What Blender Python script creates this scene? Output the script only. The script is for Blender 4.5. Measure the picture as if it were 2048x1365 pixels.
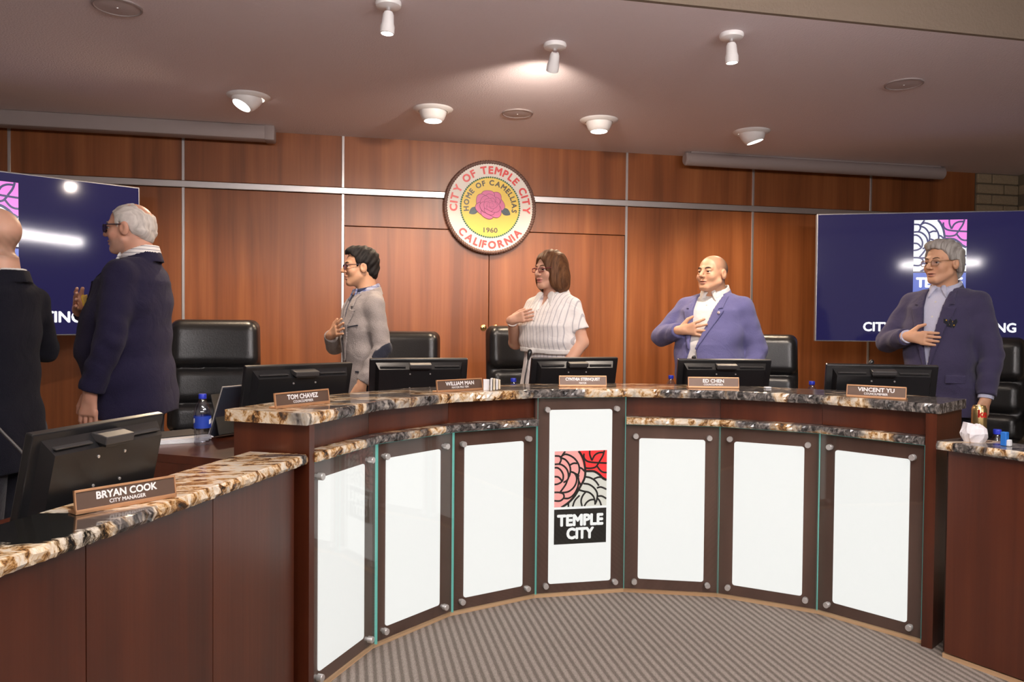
import bpy, bmesh, math, random
import numpy as np
from mathutils import Vector, Matrix
random.seed(7)
for o in list(bpy.data.objects): bpy.data.objects.remove(o)
SC = bpy.context.scene
COL = SC.collection
PI = math.pi
# ------------------------------------------------------------------ camera
F_PX, PITCH, ROLL, YAW, HC = 1528.4, 0.0222, 0.0087, 0.2096, 1.3126
cam_d = bpy.data.cameras.new('camera'); cam = bpy.data.objects.new('camera', cam_d); COL.objects.link(cam)
cam_d.sensor_width = 36.0; cam_d.lens = F_PX / 2048 * 36.0; cam_d.clip_start = 0.05; cam_d.clip_end = 60
CM = Matrix.Translation((0, 0, HC)) @ Matrix.Rotation(-YAW, 4, 'Z') @ Matrix.Rotation(PI/2 - PITCH, 4, 'X') @ Matrix.Rotation(ROLL, 4, 'Z')
cam.matrix_world = CM
SC.camera = cam
# ------------------------------------------------------------------ view, world
SC.view_settings.view_transform = 'Standard'; SC.view_settings.look = 'None'
SC.view_settings.exposure = 0.0; SC.view_settings.gamma = 1.0
SC.view_settings.use_curve_mapping = False
W = bpy.data.worlds.new('world'); SC.world = W; W.use_nodes = True
W.node_tree.nodes['Background'].inputs[0].default_value = (0.8, 0.78, 0.8, 1)
W.node_tree.nodes['Background'].inputs[1].default_value = 0.12
# light settings (lamps themselves are made with their fixtures below)
WARM = (1.0, 0.76, 0.52); SPOTC = (1.0, 0.84, 0.70); COOL = (1.0, 0.93, 0.92)
E_EYE, E_SPOT, E_TUBE = 92.0, 118.0, 66.0
# ------------------------------------------------------------------ geometry of the picture -> world helpers
def ray(px, py):
    v = CM.to_3x3() @ Vector(((px-1024)/F_PX, -(py-682.5)/F_PX, -1.0)); return v
def at_d(px, py, d): return Vector((0, 0, HC)) + ray(px, py)*d
def at_z(px, py, z):
    r = ray(px, py); return Vector((0, 0, HC)) + r*((z-HC)/r.z)
def at_y(px, py, y):
    r = ray(px, py); return Vector((0, 0, HC)) + r*(y/r.y)
CY, SY = math.cos(YAW), math.sin(YAW)
def c2w(X, Y): return (X*CY + Y*SY, -X*SY + Y*CY)      # camera-aligned ground coordinates -> world
def dir_w(X, Y):
    a = c2w(X, Y); l = math.hypot(*a); return (a[0]/l, a[1]/l)
# ------------------------------------------------------------------ materials
MATS = {}
def N(nt, t, **kw):
    n = nt.nodes.new(t)
    for k, v in kw.items():
        if k in n.inputs.keys(): n.inputs[k].default_value = v
        else: setattr(n, k, v)
    return n
def new_mat(name):
    m = bpy.data.materials.new(name); m.use_nodes = True
    nt = m.node_tree; b = nt.nodes['Principled BSDF']; MATS[name] = m
    return m, nt, b
def c4(c): return (c[0], c[1], c[2], 1.0)
def plain(name, col, rough=0.5, metal=0.0, spec=0.5, bump=0.0, bscale=80.0, var=0.0, emit=None, es=0.0, coat=0.0, sheen=0.0, sss=0.0):
    m, nt, b = new_mat(name)
    b.inputs['Base Color'].default_value = c4(col); b.inputs['Roughness'].default_value = rough
    b.inputs['Metallic'].default_value = metal; b.inputs['Specular IOR Level'].default_value = spec
    b.inputs['Coat Weight'].default_value = coat; b.inputs['Coat Roughness'].default_value = 0.12
    b.inputs['Sheen Weight'].default_value = sheen
    if sss > 0:
        b.inputs['Subsurface Weight'].default_value = sss; b.inputs['Subsurface Radius'].default_value = (0.01, 0.004, 0.002)
    if emit is not None:
        b.inputs['Emission Color'].default_value = c4(emit); b.inputs['Emission Strength'].default_value = es
    L = nt.links
    tc = N(nt, 'ShaderNodeTexCoord')
    if bump > 0 or var > 0:
        nz = N(nt, 'ShaderNodeTexNoise'); nz.inputs['Scale'].default_value = bscale; nz.inputs['Detail'].default_value = 4
        L.new(tc.outputs['Object'], nz.inputs['Vector'])
        if bump > 0:
            bp = N(nt, 'ShaderNodeBump'); bp.inputs['Strength'].default_value = bump; bp.inputs['Distance'].default_value = 0.01
            L.new(nz.outputs['Fac'], bp.inputs['Height']); L.new(bp.outputs['Normal'], b.inputs['Normal'])
        if var > 0:
            mx = N(nt, 'ShaderNodeMix', data_type='RGBA')
            mx.inputs['A'].default_value = c4([c*(1-var) for c in col]); mx.inputs['B'].default_value = c4([min(1, c*(1+var)) for c in col])
            L.new(nz.outputs['Fac'], mx.inputs['Factor']); L.new(mx.outputs['Result'], b.inputs['Base Color'])
    return m
def ramp(nt, stops):
    r = N(nt, 'ShaderNodeValToRGB'); e = r.color_ramp.elements
    while len(e) < len(stops): e.new(0.5)
    for i, (p, c) in enumerate(stops): e[i].position = p; e[i].color = c4(c)
    return r
def wood(name, dark, mid, light, rough=0.35, scale=1.0, coat=0.0, streak=0.5, horiz=False):
    m, nt, b = new_mat(name); L = nt.links
    g = N(nt, 'ShaderNodeNewGeometry'); oi = N(nt, 'ShaderNodeObjectInfo')
    add = N(nt, 'ShaderNodeVectorMath', operation='ADD'); mul = N(nt, 'ShaderNodeVectorMath', operation='SCALE'); mul.inputs['Scale'].default_value = 37.0
    cmb = N(nt, 'ShaderNodeCombineXYZ')
    for i in range(3): L.new(oi.outputs['Random'], cmb.inputs[i])
    L.new(cmb.outputs[0], mul.inputs[0]); L.new(g.outputs['Position'], add.inputs[0]); L.new(mul.outputs['Vector'], add.inputs[1])
    mp = N(nt, 'ShaderNodeMapping'); s = (9*scale, 9*scale, 0.55*scale) if not horiz else (0.6*scale, 0.6*scale, 10*scale)
    mp.inputs['Scale'].default_value = s; L.new(add.outputs[0], mp.inputs[0])
    n1 = N(nt, 'ShaderNodeTexNoise'); n1.inputs['Scale'].default_value = 1.0; n1.inputs['Detail'].default_value = 5; n1.inputs['Distortion'].default_value = 0.6
    L.new(mp.outputs[0], n1.inputs['Vector'])
    mp2 = N(nt, 'ShaderNodeMapping'); s2 = (70*scale, 70*scale, 1.6*scale) if not horiz else (2*scale, 2*scale, 70*scale)
    mp2.inputs['Scale'].default_value = s2; L.new(add.outputs[0], mp2.inputs[0])
    n2 = N(nt, 'ShaderNodeTexNoise'); n2.inputs['Scale'].default_value = 1.0; n2.inputs['Detail'].default_value = 3
    L.new(mp2.outputs[0], n2.inputs['Vector'])
    mx = N(nt, 'ShaderNodeMix', data_type='FLOAT'); mx.inputs['Factor'].default_value = 0.4*streak
    L.new(n1.outputs['Fac'], mx.inputs['A']); L.new(n2.outputs['Fac'], mx.inputs['B'])
    r = ramp(nt, [(0.32, dark), (0.5, mid), (0.70, light)]); L.new(mx.outputs['Result'], r.inputs[0])
    hv = N(nt, 'ShaderNodeHueSaturation'); vr = N(nt, 'ShaderNodeMapRange'); vr.inputs['To Min'].default_value = 0.88; vr.inputs['To Max'].default_value = 1.12
    L.new(oi.outputs['Random'], vr.inputs['Value']); L.new(vr.outputs[0], hv.inputs['Value']); L.new(r.outputs[0], hv.inputs['Color'])
    L.new(hv.outputs[0], b.inputs['Base Color'])
    b.inputs['Roughness'].default_value = rough; b.inputs['Coat Weight'].default_value = coat; b.inputs['Coat Roughness'].default_value = 0.25
    bp = N(nt, 'ShaderNodeBump'); bp.inputs['Strength'].default_value = 0.05; bp.inputs['Distance'].default_value = 0.005
    L.new(n2.outputs['Fac'], bp.inputs['Height']); L.new(bp.outputs[0], b.inputs['Normal'])
    return m
wood('wall_wood', (0.155, 0.046, 0.013), (0.232, 0.072, 0.021), (0.315, 0.108, 0.034), rough=0.36, scale=0.8)
wood('mahogany', (0.054, 0.011, 0.004), (0.082, 0.017, 0.006), (0.112, 0.026, 0.009), rough=0.30, scale=1.0, streak=0.4, coat=0.35)
wood('panel_brown', (0.082, 0.040, 0.029), (0.100, 0.050, 0.037), (0.120, 0.062, 0.046), rough=0.35, scale=1.2, streak=0.3)
wood('plywood', (0.42, 0.24, 0.12), (0.60, 0.38, 0.21), (0.74, 0.52, 0.32), rough=0.7, scale=1.0, horiz=True)
def granite():
    m, nt, b = new_mat('granite'); L = nt.links
    g = N(nt, 'ShaderNodeNewGeometry')
    mp = N(nt, 'ShaderNodeMapping'); mp.inputs['Rotation'].default_value = (0, 0, 0.5); mp.inputs['Scale'].default_value = (1.0, 2.2, 1.0)
    L.new(g.outputs['Position'], mp.inputs[0])
    n1 = N(nt, 'ShaderNodeTexNoise'); n1.inputs['Scale'].default_value = 13; n1.inputs['Detail'].default_value = 9; n1.inputs['Roughness'].default_value = 0.72; n1.inputs['Distortion'].default_value = 0.55
    L.new(mp.outputs[0], n1.inputs['Vector'])
    cream = ramp(nt, [(0.36, (0.035, 0.026, 0.02)), (0.425, (0.17, 0.075, 0.026)), (0.465, (0.48, 0.26, 0.09)), (0.505, (0.70, 0.53, 0.34)), (0.57, (0.80, 0.71, 0.58)), (0.68, (0.58, 0.55, 0.51))])
    L.new(n1.outputs['Fac'], cream.inputs[0])
    n3 = N(nt, 'ShaderNodeTexNoise'); n3.inputs['Scale'].default_value = 34; n3.inputs['Detail'].default_value = 6; n3.inputs['Distortion'].default_value = 0.8
    L.new(mp.outputs[0], n3.inputs['Vector'])
    dark = ramp(nt, [(0.34, (0.016, 0.015, 0.015)), (0.48, (0.085, 0.076, 0.072)), (0.60, (0.20, 0.178, 0.165)), (0.72, (0.44, 0.39, 0.34))])
    L.new(n3.outputs['Fac'], dark.inputs[0])
    n2 = N(nt, 'ShaderNodeTexNoise'); n2.inputs['Scale'].default_value = 2.1; n2.inputs['Detail'].default_value = 4; n2.inputs['Distortion'].default_value = 1.0
    L.new(mp.outputs[0], n2.inputs['Vector'])
    # the slabs of the left-hand staff wing are cut from the paler end of the block
    sx = N(nt, 'ShaderNodeSeparateXYZ'); L.new(g.outputs['Position'], sx.inputs[0])
    mr = N(nt, 'ShaderNodeMapRange'); mr.inputs['From Min'].default_value = -0.40; mr.inputs['From Max'].default_value = 0.25
    mr.inputs['To Min'].default_value = 0.15; mr.inputs['To Max'].default_value = -0.015; L.new(sx.outputs[0], mr.inputs['Value'])
    ad = N(nt, 'ShaderNodeMath', operation='ADD'); L.new(n2.outputs['Fac'], ad.inputs[0]); L.new(mr.outputs[0], ad.inputs[1])
    sel = ramp(nt, [(0.49, (0, 0, 0)), (0.55, (1, 1, 1))]); L.new(ad.outputs[0], sel.inputs[0])
    mx = N(nt, 'ShaderNodeMix', data_type='RGBA'); L.new(sel.outputs[0], mx.inputs['Factor'])
    L.new(dark.outputs[0], mx.inputs['A']); L.new(cream.outputs[0], mx.inputs['B']); L.new(mx.outputs['Result'], b.inputs['Base Color'])
    b.inputs['Roughness'].default_value = 0.12; b.inputs['Specular IOR Level'].default_value = 0.55
    # the black mineral seam that crosses the wing slab
    pc = at_z(66, 1056, 0.868); ds = N(nt, 'ShaderNodeVectorMath', operation='DISTANCE'); ds.inputs[1].default_value = pc; L.new(g.outputs['Position'], ds.inputs[0])
    nn = N(nt, 'ShaderNodeMath', operation='MULTIPLY_ADD'); nn.inputs[1].default_value = 0.22; L.new(n1.outputs['Fac'], nn.inputs[0]); L.new(ds.outputs['Value'], nn.inputs[2])
    sm = ramp(nt, [(0.235, (1, 1, 1)), (0.262, (0, 0, 0))]); L.new(nn.outputs[0], sm.inputs[0])
    m3 = N(nt, 'ShaderNodeMix', data_type='RGBA'); L.new(sm.outputs[0], m3.inputs['Factor']); L.new(mx.outputs['Result'], m3.inputs['A']); m3.inputs['B'].default_value = (0.010, 0.010, 0.009, 1)
    L.new(m3.outputs['Result'], b.inputs['Base Color'])
    return m
granite()
def carpet():
    m, nt, b = new_mat('carpet'); L = nt.links
    g = N(nt, 'ShaderNodeNewGeometry')
    mp = N(nt, 'ShaderNodeMapping'); mp.inputs['Rotation'].default_value = (0, 0, CARPET_ROT); L.new(g.outputs['Position'], mp.inputs[0])
    wv = N(nt, 'ShaderNodeTexWave', wave_type='BANDS', bands_direction='X'); wv.inputs['Scale'].default_value = 1.0/(CARPET_PITCH)*0.314159
    wv.inputs['Distortion'].default_value = 0.35; wv.inputs['Detail Scale'].default_value = 4.0
    L.new(mp.outputs[0], wv.inputs['Vector'])
    nz = N(nt, 'ShaderNodeTexNoise'); nz.inputs['Scale'].default_value = 330; nz.inputs['Detail'].default_value = 3; L.new(g.outputs['Position'], nz.inputs['Vector'])
    nb = N(nt, 'ShaderNodeTexNoise'); nb.inputs['Scale'].default_value = 1.4; nb.inputs['Detail'].default_value = 3; L.new(g.outputs['Position'], nb.inputs['Vector'])
    r = ramp(nt, [(0.15, (0.205, 0.172, 0.148)), (0.55, (0.335, 0.285, 0.248)), (0.95, (0.39, 0.335, 0.292))]); L.new(wv.outputs['Fac'], r.inputs[0])
    r2 = ramp(nt, [(0.3, (0.55, 0.55, 0.55)), (0.7, (1.25, 1.25, 1.25))]); L.new(nz.outputs['Fac'], r2.inputs[0])
    mx = N(nt, 'ShaderNodeMix', data_type='RGBA', blend_type='MULTIPLY'); mx.inputs['Factor'].default_value = 0.8
    L.new(r.outputs[0], mx.inputs['A']); L.new(r2.outputs[0], mx.inputs['B'])
    L.new(mx.outputs['Result'], b.inputs['Base Color']); b.inputs['Roughness'].default_value = 0.95; b.inputs['Specular IOR Level'].default_value = 0.1
    bp = N(nt, 'ShaderNodeBump'); bp.inputs['Strength'].default_value = 0.5; bp.inputs['Distance'].default_value = 0.006
    mm = N(nt, 'ShaderNodeMath', operation='ADD'); L.new(wv.outputs['Fac'], mm.inputs[0]); L.new(nz.outputs['Fac'], mm.inputs[1])
    L.new(mm.outputs[0], bp.inputs['Height']); L.new(bp.outputs[0], b.inputs['Normal'])
CARPET_ROT = 0.0; CARPET_PITCH = 0.0325
carpet()
plain('ceiling_plaster', (0.72, 0.635, 0.655), rough=0.85, bump=0.35, bscale=95, spec=0.2)
plain('hall_plaster', (0.60, 0.55, 0.50), rough=0.9, bump=0.25, bscale=60, spec=0.2)
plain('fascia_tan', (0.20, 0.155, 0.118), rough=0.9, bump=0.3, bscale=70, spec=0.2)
plain('hall_wall', (0.55, 0.52, 0.48), rough=0.8, bump=0.1, bscale=30)
plain('metal_strip', (0.62, 0.60, 0.60), rough=0.32, metal=0.85)
plain('door_gap', (0.03, 0.012, 0.006), rough=0.8)
plain('brass', (0.75, 0.52, 0.20), rough=0.25, metal=1.0)
plain('steel', (0.66, 0.63, 0.61), rough=0.3, metal=0.55)
plain('chrome', (0.85, 0.85, 0.86), rough=0.08, metal=1.0)
plain('brick', (0.30, 0.23, 0.145), rough=0.9, bump=0.3, bscale=60, var=0.3)
plain('mortar', (0.16, 0.125, 0.085), rough=0.95)
plain('white_paint', (0.80, 0.78, 0.77), rough=0.4)
plain('housing_white', (0.33, 0.275, 0.265), rough=0.6)
plain('grille', (0.50, 0.43, 0.43), rough=0.8)
plain('lamp_face', (1, 1, 1), rough=0.4, emit=(1.0, 0.95, 0.86), es=9.0)
plain('tube_face', (1, 1, 1), rough=0.4, emit=COOL, es=E_TUBE)
plain('light_panel', (0.22, 0.22, 0.22), rough=0.4, emit=(0.955, 0.955, 0.93), es=0.86, spec=0.2)
plain('glass_edge_glow', (0.20, 0.62, 0.55), rough=0.2, emit=(0.18, 0.62, 0.54), es=0.20)  # emission stands in for panel light carried to the sheet edges
plain('black_plastic', (0.012, 0.012, 0.013), rough=0.30, spec=0.5)
plain('black_vent', (0.030, 0.029, 0.029), rough=0.42)
plain('grey_plastic', (0.045, 0.042, 0.042), rough=0.4)
plain('leather', (0.010, 0.010, 0.011), rough=0.30, bump=0.10, bscale=160, spec=0.5)
plain('tv_bezel', (0.30, 0.30, 0.33), rough=0.35, metal=0.6)
plain('tv_screen', (0.006, 0.006, 0.012), rough=0.07, spec=0.45, emit=(0.055, 0.046, 0.26), es=0.24, bump=0.02, bscale=3.0)
plain('tv_white', (0.3, 0.3, 0.3), rough=0.2, emit=(0.86, 0.90, 0.97), es=0.95)
plain('tv_magenta', (0.2, 0.05, 0.2), rough=0.2, emit=(0.95, 0.24, 0.78), es=0.9)
plain('tv_blue', (0.03, 0.05, 0.2), rough=0.2, emit=(0.085, 0.14, 0.52), es=0.9)
plain('tv_line', (0.01, 0.01, 0.03), rough=0.2, emit=(0.07, 0.07, 0.22), es=0.6)
plain('logo_pink', (0.5, 0.2, 0.18), rough=0.4, emit=(0.86, 0.38, 0.36), es=0.70)
plain('logo_red', (0.5, 0.02, 0.02), rough=0.4, emit=(0.85, 0.030, 0.035), es=0.8)
plain('logo_grey', (0.4, 0.4, 0.36), rough=0.4, emit=(0.62, 0.60, 0.54), es=0.72)
plain('logo_black', (0.008, 0.010, 0.009), rough=0.35)
plain('plate_brown', (0.155, 0.098, 0.072), rough=0.35, metal=0.35)
plain('plate_gold', (0.66, 0.36, 0.19), rough=0.38, metal=0.6)
plain('plate_text', (0.90, 0.88, 0.86), rough=0.4)
plain('seal_white', (0.78, 0.74, 0.69), rough=0.5)
plain('seal_yellow', (0.85, 0.62, 0.10), rough=0.45)
plain('seal_red', (0.72, 0.06, 0.06), rough=0.4)
plain('seal_dark', (0.075, 0.06, 0.035), rough=0.4)
plain('seal_green', (0.05, 0.22, 0.15), rough=0.4)
plain('seal_pink', (0.72, 0.17, 0.38), rough=0.45)
plain('seal_outline', (0.22, 0.03, 0.09), rough=0.45)
plain('seal_leaf', (0.035, 0.06, 0.085), rough=0.4)
plain('rope', (0.20, 0.12, 0.10), rough=0.38, metal=0.35)
plain('paper', (0.78, 0.78, 0.80), rough=0.8)
plain('paper_cream', (0.74, 0.64, 0.47), rough=0.7)
plain('napkin', (0.74, 0.70, 0.72), rough=0.85, bump=0.2, bscale=40)
plain('tablet_glass', (0.03, 0.035, 0.05), rough=0.12)
plain('cap_blue', (0.02, 0.04, 0.50), rough=0.4)
plain('label_blue', (0.02, 0.06, 0.42), rough=0.4)
plain('label_text', (0.85, 0.87, 0.9), rough=0.5)
plain('box_blue', (0.02, 0.17, 0.60), rough=0.5)
plain('can_gold', (0.72, 0.53, 0.24), rough=0.25, metal=0.9)
plain('can_red', (0.62, 0.02, 0.015), rough=0.35)
plain('tape_clear', (0.7, 0.68, 0.66), rough=0.2)
def clear(name, tint, ior=1.45, rough=0.02, base=0.0):
    m, nt, b = new_mat(name); L = nt.links; nt.nodes.remove(b)
    out = nt.nodes['Material Output']
    tr = N(nt, 'ShaderNodeBsdfTransparent'); tr.inputs[0].default_value = c4(tint)
    gl = N(nt, 'ShaderNodeBsdfGlossy'); gl.inputs['Roughness'].default_value = rough
    # two-sided Schlick reflectance (the same for either side of the thin sheet)
    lw = N(nt, 'ShaderNodeLayerWeight'); lw.inputs[0].default_value = 0.5
    pw = N(nt, 'ShaderNodeMath', operation='POWER'); pw.inputs[1].default_value = 5.0; L.new(lw.outputs['Facing'], pw.inputs[0])
    r0 = ((ior-1)/(ior+1))**2 + base
    ma = N(nt, 'ShaderNodeMath', operation='MULTIPLY_ADD'); ma.inputs[1].default_value = 1-r0; ma.inputs[2].default_value = r0; L.new(pw.outputs[0], ma.inputs[0]); fac = ma.outputs[0]
    mx = N(nt, 'ShaderNodeMixShader'); L.new(fac, mx.inputs[0]); L.new(tr.outputs[0], mx.inputs[1]); L.new(gl.outputs[0], mx.inputs[2])
    L.new(mx.outputs[0], out.inputs[0])
clear('panel_glass', (0.985, 0.992, 0.988))
clear('bottle_clear', (0.80, 0.82, 0.88), ior=1.40, rough=0.08, base=0.16)
clear('lens_clear', (0.90, 0.90, 0.93), ior=1.45, rough=0.02)
clear('lens_violet', (0.62, 0.50, 0.95), ior=1.5, rough=0.05, base=0.05)
clear('lens_dark', (0.30, 0.30, 0.36), ior=1.5, rough=0.05, base=0.03)
def fabric(name, col, rough=0.85, scale=400, bump=0.42, sheen=0.15, var=0.12):
    m, nt, b = new_mat(name); L = nt.links
    tc = N(nt, 'ShaderNodeTexCoord')
    nz = N(nt, 'ShaderNodeTexNoise'); nz.inputs['Scale'].default_value = scale; nz.inputs['Detail'].default_value = 2; L.new(tc.outputs['Object'], nz.inputs[0])
    n2 = N(nt, 'ShaderNodeTexNoise'); n2.inputs['Scale'].default_value = 9; n2.inputs['Detail'].default_value = 3; n2.inputs['Distortion'].default_value = 1.0; L.new(tc.outputs['Object'], n2.inputs[0])
    mx = N(nt, 'ShaderNodeMix', data_type='RGBA'); mx.inputs['A'].default_value = c4([c*(1-var) for c in col]); mx.inputs['B'].default_value = c4([c*(1+var) for c in col])
    L.new(nz.outputs['Fac'], mx.inputs['Factor']); L.new(mx.outputs['Result'], b.inputs['Base Color'])
    ad = N(nt, 'ShaderNodeMath', operation='MULTIPLY_ADD'); ad.inputs[1].default_value = 4.0; L.new(n2.outputs['Fac'], ad.inputs[0]); L.new(nz.outputs['Fac'], ad.inputs[2])
    bp = N(nt, 'ShaderNodeBump'); bp.inputs['Strength'].default_value = bump; bp.inputs['Distance'].default_value = 0.01; L.new(ad.outputs[0], bp.inputs['Height']); L.new(bp.outputs[0], b.inputs['Normal'])
    b.inputs['Roughness'].default_value = rough; b.inputs['Sheen Weight'].default_value = sheen; b.inputs['Specular IOR Level'].default_value = 0.2
fabric('suit_navy', (0.014, 0.011, 0.036), sheen=.05); fabric('suit_black', (0.006, 0.006, 0.012), sheen=.03); fabric('suit_slate', (0.050, 0.042, 0.092))
fabric('suit_blue', (0.125, 0.120, 0.270)); fabric('jacket_grey', (0.30, 0.262, 0.250), var=0.30, scale=240)
fabric('trouser_dark', (0.015, 0.015, 0.024)); fabric('shirt_white', (0.70, 0.67, 0.65)); fabric('shirt_pale_blue', (0.52, 0.53, 0.68)); fabric('shirt_navy', (0.030, 0.038, 0.085))
fabric('patch_navy', (0.022, 0.025, 0.040)); fabric('pocket_yellow', (0.62, 0.36, 0.03)); fabric('pocket_dark', (0.015, 0.017, 0.028))
def striped(name, a, bcol, pitch, width, axis=0, second=None):
    m, nt, b = new_mat(name); L = nt.links
    tc = N(nt, 'ShaderNodeTexCoord'); s = N(nt, 'ShaderNodeSeparateXYZ'); L.new(tc.outputs['Object'], s.inputs[0])
    def band(ax, p, w):
        d = N(nt, 'ShaderNodeMath', operation='DIVIDE'); d.inputs[1].default_value = p; L.new(s.outputs[ax], d.inputs[0])
        f = N(nt, 'ShaderNodeMath', operation='FRACT'); L.new(d.outputs[0], f.inputs[0])
        c = N(nt, 'ShaderNodeMath', operation='LESS_THAN'); c.inputs[1].default_value = w; L.new(f.outputs[0], c.inputs[0]); return c.outputs[0]
    fac = band(axis, pitch, width)
    if second is not None:
        o2 = band(second, pitch, width); mm = N(nt, 'ShaderNodeMath', operation='ADD'); L.new(fac, mm.inputs[0]); L.new(o2, mm.inputs[1])
        hf = N(nt, 'ShaderNodeMath', operation='MULTIPLY'); hf.inputs[1].default_value = 0.5; L.new(mm.outputs[0], hf.inputs[0]); fac = hf.outputs[0]
    mx = N(nt, 'ShaderNodeMix', data_type='RGBA'); mx.inputs['A'].default_value = c4(a); mx.inputs['B'].default_value = c4(bcol)
    L.new(fac, mx.inputs['Factor']); L.new(mx.outputs['Result'], b.inputs['Base Color'])
    n2 = N(nt, 'ShaderNodeTexNoise'); n2.inputs['Scale'].default_value = 11; n2.inputs['Detail'].default_value = 3; n2.inputs['Distortion'].default_value = 1.0; L.new(tc.outputs['Object'], n2.inputs[0])
    bp = N(nt, 'ShaderNodeBump'); bp.inputs['Strength'].default_value = 0.35; bp.inputs['Distance'].default_value = 0.02; L.new(n2.outputs['Fac'], bp.inputs['Height']); L.new(bp.outputs[0], b.inputs['Normal'])
    b.inputs['Roughness'].default_value = 0.8; b.inputs['Specular IOR Level'].default_value = 0.2
striped('dress_stripe', (0.74, 0.70, 0.69), (0.46, 0.44, 0.46), 0.025, 0.18, 0)
striped('collar_stripe', (0.74, 0.71, 0.70), (0.10, 0.10, 0.14), 0.017, 0.15, 2)
striped('collar_check', (0.42, 0.42, 0.50), (0.10, 0.12, 0.26), 0.022, 0.5, 0, 2)
def hair_mat(name, dark, light, rough=0.5):
    m, nt, b = new_mat(name); L = nt.links
    tc = N(nt, 'ShaderNodeTexCoord'); mp = N(nt, 'ShaderNodeMapping'); mp.inputs['Scale'].default_value = (130, 22, 14); L.new(tc.outputs['Object'], mp.inputs[0])
    nz = N(nt, 'ShaderNodeTexNoise'); nz.inputs['Scale'].default_value = 1.0; nz.inputs['Detail'].default_value = 4; nz.inputs['Distortion'].default_value = 0.5; L.new(mp.outputs[0], nz.inputs[0])
    r = ramp(nt, [(0.32, dark), (0.68, light)]); L.new(nz.outputs['Fac'], r.inputs[0]); L.new(r.outputs[0], b.inputs['Base Color'])
    bp = N(nt, 'ShaderNodeBump'); bp.inputs['Strength'].default_value = 0.5; bp.inputs['Distance'].default_value = 0.006; L.new(nz.outputs['Fac'], bp.inputs['Height']); L.new(bp.outputs[0], b.inputs['Normal'])
    b.inputs['Roughness'].default_value = rough+.15; b.inputs['Specular IOR Level'].default_value = 0.18
hair_mat('hair_black', (0.006, 0.005, 0.005), (0.022, 0.018, 0.016)); hair_mat('hair_brown', (0.050, 0.020, 0.009), (0.150, 0.066, 0.028), 0.4)
hair_mat('hair_white', (0.42, 0.38, 0.35), (0.66, 0.61, 0.57)); hair_mat('hair_grey', (0.20, 0.18, 0.165), (0.42, 0.39, 0.365)); hair_mat('hair_stubble', (0.10, 0.062, 0.040), (0.15, 0.095, 0.060), 0.7)
plain('eye_white', (0.62, 0.57, 0.54), rough=0.25); plain('iris', (0.018, 0.010, 0.006), rough=0.2)
plain('frame_dark', (0.02, 0.012, 0.03), rough=0.3); plain('frame_red', (0.16, 0.006, 0.02), rough=0.3); plain('frame_gold', (0.30, 0.17, 0.08), rough=0.3, metal=0.5)
plain('ring_gold', (0.85, 0.65, 0.35), rough=0.2, metal=1.0); plain('bracelet', (0.78, 0.70, 0.66), rough=0.3); plain('button_dark', (0.02, 0.02, 0.04), rough=0.4); plain('pin', (0.8, 0.7, 0.7), rough=0.3, metal=0.5)
plain('shoe_black', (0.01, 0.01, 0.01), rough=0.3)
def skin_mat():
    m, nt, b = new_mat('skin'); L = nt.links
    a = N(nt, 'ShaderNodeAttribute', attribute_name='tint'); L.new(a.outputs['Color'], b.inputs['Base Color'])
    b.inputs['Roughness'].default_value = 0.48; b.inputs['Specular IOR Level'].default_value = 0.35
    b.inputs['Subsurface Weight'].default_value = 0.15; b.inputs['Subsurface Radius'].default_value = (0.01, 0.004, 0.002); b.inputs['Subsurface Scale'].default_value = 0.5
    tc = N(nt, 'ShaderNodeTexCoord'); nz = N(nt, 'ShaderNodeTexNoise'); nz.inputs['Scale'].default_value = 220; L.new(tc.outputs['Object'], nz.inputs[0])
    bp = N(nt, 'ShaderNodeBump'); bp.inputs['Strength'].default_value = 0.06; bp.inputs['Distance'].default_value = 0.004; L.new(nz.outputs['Fac'], bp.inputs['Height']); L.new(bp.outputs[0], b.inputs['Normal'])
skin_mat()
# ------------------------------------------------------------------ object helpers
def tag(o, label=None, cat=None, group=None, kind=None):
    if label: o['label'] = label
    if cat: o['category'] = cat
    if group: o['group'] = group
    if kind: o['kind'] = kind
    return o
def empty(name, loc=(0, 0, 0), rz=0.0):
    o = bpy.data.objects.new(name, None); COL.objects.link(o); o.location = loc; o.rotation_euler = (0, 0, rz); o.empty_display_size = 0.1
    return o
def link(name, me, mat=None, parent=None, loc=None, rot=None, smooth=None):
    if mat is not None:
        if len(me.materials): me.materials.clear()
        for mm in (mat if isinstance(mat, (list, tuple)) else [mat]): me.materials.append(MATS[mm])
    if smooth is not None:
        for p in me.polygons: p.use_smooth = True
        if smooth < 3: me.set_sharp_from_angle(angle=smooth)
    o = bpy.data.objects.new(name, me); COL.objects.link(o)
    if parent is not None: o.parent = parent
    if loc is not None: o.location = loc
    if rot is not None: o.rotation_euler = rot
    return o
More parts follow.
